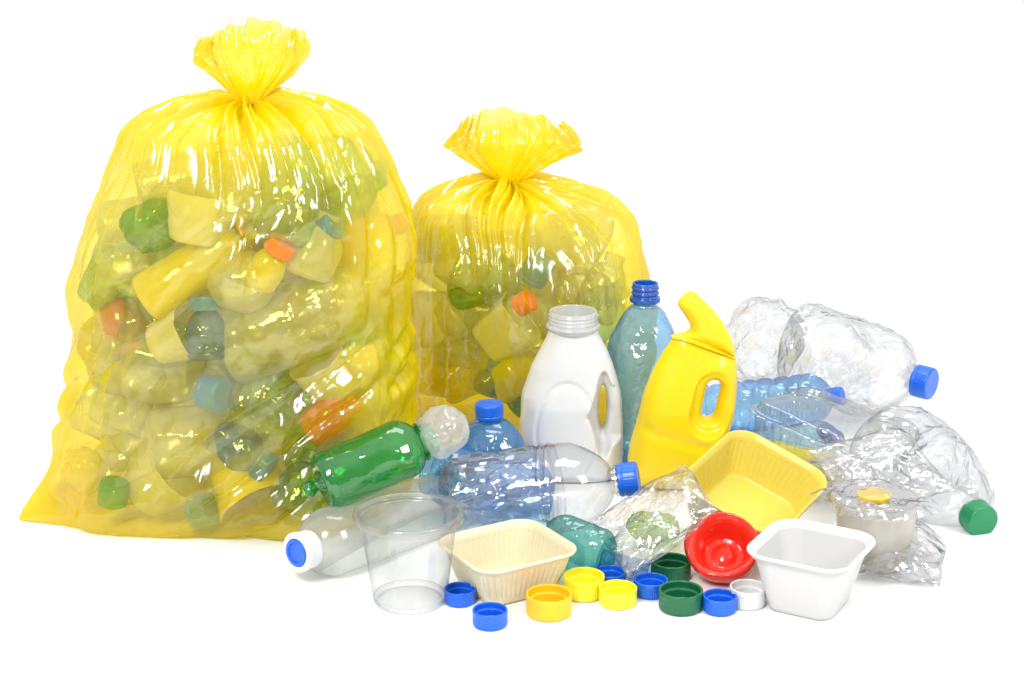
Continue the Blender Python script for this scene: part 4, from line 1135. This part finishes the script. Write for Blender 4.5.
in_cup(B1, 247, 502, -60, 36, 55, M['yellow_wall'], 'yellow tub at the bottom right of centre inside the large bag', lean=-.4, seed=125)
in_bottle(B1, 305, 506, 70, 60, 24, M['teal_pet'], 'teal bottle at the bottom right inside the large bag, behind the green bottle', M['cap_green'], lean=.2, seed=126)
in_bottle(B1, 210, 455, 8, 110, 34, M['clear_bagged'], 'crumpled clear bottle lying low at the centre inside the large bag', None, lean=.1, seed=127, cr=.005)
in_bottle(B1, 125, 440, -28, 90, 30, M['clear_bagged'], 'crumpled clear bottle low at the left inside the large bag', None, lean=.2, seed=128, cr=.005)
in_blob(B1, 100, 378, 24, 36, M['yellow_wall'], 'crumpled yellow wrapper at the left edge inside the large bag', 15, seed=129, name='crumpled_wrapper', cat='wrapper')
in_blob(B1, 85, 485, 26, 30, M['yellow_wall'], 'crumpled yellow wrapper in the bottom left corner inside the large bag', 30, seed=130, name='crumpled_wrapper', cat='wrapper')
in_blob(B1, 393, 310, 20, 40, M['yellow_wall'], 'crumpled yellow wrapper along the right edge inside the large bag', 0, seed=131, name='crumpled_wrapper', cat='wrapper')
in_bottle(B1, 235, 200, 100, 90, 36, M['clear_bagged'], 'crumpled clear bottle under the knot inside the large bag', None, lean=.3, seed=132, cr=.005, inset=.07)
in_bottle(B1, 235, 375, 10, 130, 42, M['milky'], 'milky bottle buried in the middle inside the large bag', None, lean=.0, seed=133, cr=.006, inset=.13)
in_bottle(B1, 160, 310, -10, 120, 40, M['milky'], 'milky bottle buried behind the long yellow bottle inside the large bag', None, lean=.0, seed=134, cr=.006, inset=.13)
in_bottle(B1, 330, 275, 30, 120, 40, M['milky'], 'milky bottle buried behind the vermilion cap inside the large bag', None, lean=.0, seed=136, cr=.006, inset=.13)
in_bottle(B1, 190, 440, 30, 150, 42, M['milky'], 'milky bottle buried near the floor inside the large bag', None, lean=.0, seed=137, cr=.006, inset=.13)
push_in(_before, B1); _before = set(bpy.data.objects)
B2 = bvh2
in_cap(B2, 537, 275, 60, 15, 24, M['cap_sky'], 'blue cap high on the right inside the smaller bag', lean=-.6, inset=.006)
in_cap(B2, 525, 307, 30, 11, 16, M['cap_vermilion'], 'vermilion cap above the square milky tub inside the smaller bag', lean=-.6)
in_cup(B2, 504, 340, 35, 27, 46, M['milky'], 'square milky tub in the middle inside the smaller bag', lean=-.3, inset=.018, power=5, seed=203, name='plastic_tub', cr=.003)
in_blob(B2, 452, 326, 24, 28, M['milky'], 'crushed milky bottle at the left inside the smaller bag', 20, seed=204)
in_bottle(B2, 604, 296, 70, 70, 22, M['frosted'], 'frosted bottle at the right edge inside the smaller bag', None, lean=-.1, seed=205, cr=.005)
in_bottle(B2, 492, 384, 70, 36, 16, M['deep_blue'], 'small blue bottle low at the centre inside the smaller bag', M['cap_navy'], lean=-.2, seed=206)
in_bottle(B2, 474, 306, 15, 50, 12, M['green_pet'], 'green bottle at the upper left inside the smaller bag', None, lean=.1, inset=.05, seed=207)
in_blob(B2, 455, 390, 22, 20, M['yellow_wall'], 'crumpled yellow wrapper low on the left inside the smaller bag', 0, seed=208, name='crumpled_wrapper', cat='wrapper')
in_bottle(B2, 470, 265, 60, 70, 26, M['clear_bagged'], 'crumpled clear bottle high on the left inside the smaller bag', None, lean=.1, seed=209, cr=.005)
in_bottle(B2, 575, 260, -50, 70, 26, M['clear_bagged'], 'crumpled clear bottle high on the right inside the smaller bag', None, lean=.1, seed=210, cr=.005)
in_bottle(B2, 470, 365, -20, 60, 22, M['clear_bagged'], 'crumpled clear bottle low on the left inside the smaller bag', None, lean=.1, seed=212, cr=.005)
in_cap(B2, 522, 408, 40, 14, 18, M['cap_green'], 'dark green cap at the bottom inside the smaller bag')
in_blob(B2, 515, 385, 24, 20, M['yellow_wall'], 'crumpled yellow wrapper beside the jug inside the smaller bag', 10, seed=214, name='crumpled_wrapper', cat='wrapper')
in_bottle(B2, 525, 290, 10, 110, 36, M['milky'], 'milky bottle buried in the upper middle inside the smaller bag', None, lean=.0, seed=215, inset=.13)
in_bottle(B2, 480, 390, 20, 90, 32, M['milky'], 'milky bottle buried near the floor inside the smaller bag', None, lean=.0, seed=216, inset=.12)
in_bottle(B2, 560, 340, -60, 90, 32, M['milky'], 'milky bottle buried behind the jug inside the smaller bag', None, lean=.0, seed=217, inset=.12)

push_in(_before, B2); _before = set(bpy.data.objects)
def fill(bvh, px, py, ang, Lpx, Rpx, mat, inset, seed, big, where, kind):
    in_bottle(bvh, px, py, ang, Lpx, Rpx, mat, '%s bottle buried deep in the %s bag, %s' % (kind, 'large' if big else 'smaller', where), None, lean=.15, seed=seed, cr=.005, inset=inset,
              group='bottles buried deep in the %s bag' % ('large' if big else 'smaller'))
rng = np.random.default_rng(5)
mats = ['milky', 'clear_bagged', 'clear_bagged', 'aqua', 'milky', 'clear_bagged']
names = dict(milky='milky', clear_bagged='hazy clear', aqua='pale aqua', yellow_wall='yellow')
row1 = {200: 'near the knot', 250: 'high', 300: 'above the middle', 350: 'halfway up', 400: 'below the middle', 450: 'low', 500: 'at the floor'}
col1 = {115: 'far left', 180: 'left of centre', 250: 'centre', 320: 'right of centre', 385: 'far right'}
row2 = {255: 'near the knot', 300: 'above the middle', 345: 'below the middle', 390: 'at the floor'}
col2 = {435: 'far left', 490: 'left of centre', 550: 'right of centre', 605: 'far right'}
k = 0
for py in (200, 250, 300, 350, 400, 450, 500):
    for px in (115, 180, 250, 320, 385):
        if py < 240 and (px < 150 or px > 350): continue
        k += 1
        fill(B1, px + rng.uniform(-14, 14), py + rng.uniform(-14, 14), rng.uniform(-60, 80), rng.uniform(85, 120), rng.uniform(28, 37), M[mats[k % 6]], (.10, .135, .165)[k % 3] if 150 < px < 360 else .085, 300 + k, True, row1[py] + ', ' + col1[px], names[mats[k % 6]])
push_in(_before, B1); _before = set(bpy.data.objects)
for py in (255, 300, 345, 390):
    for px in (435, 490, 550, 605):
        k += 1
        fill(B2, px + rng.uniform(-12, 12), py + rng.uniform(-12, 12), rng.uniform(-60, 80), rng.uniform(65, 90), rng.uniform(23, 30), M[mats[k % 6]], (.09, .12, .15)[k % 3] if 450 < px < 600 else .085, 400 + k, False, row2[py] + ', ' + col2[px], names[mats[k % 6]])
push_in(_before, B2)
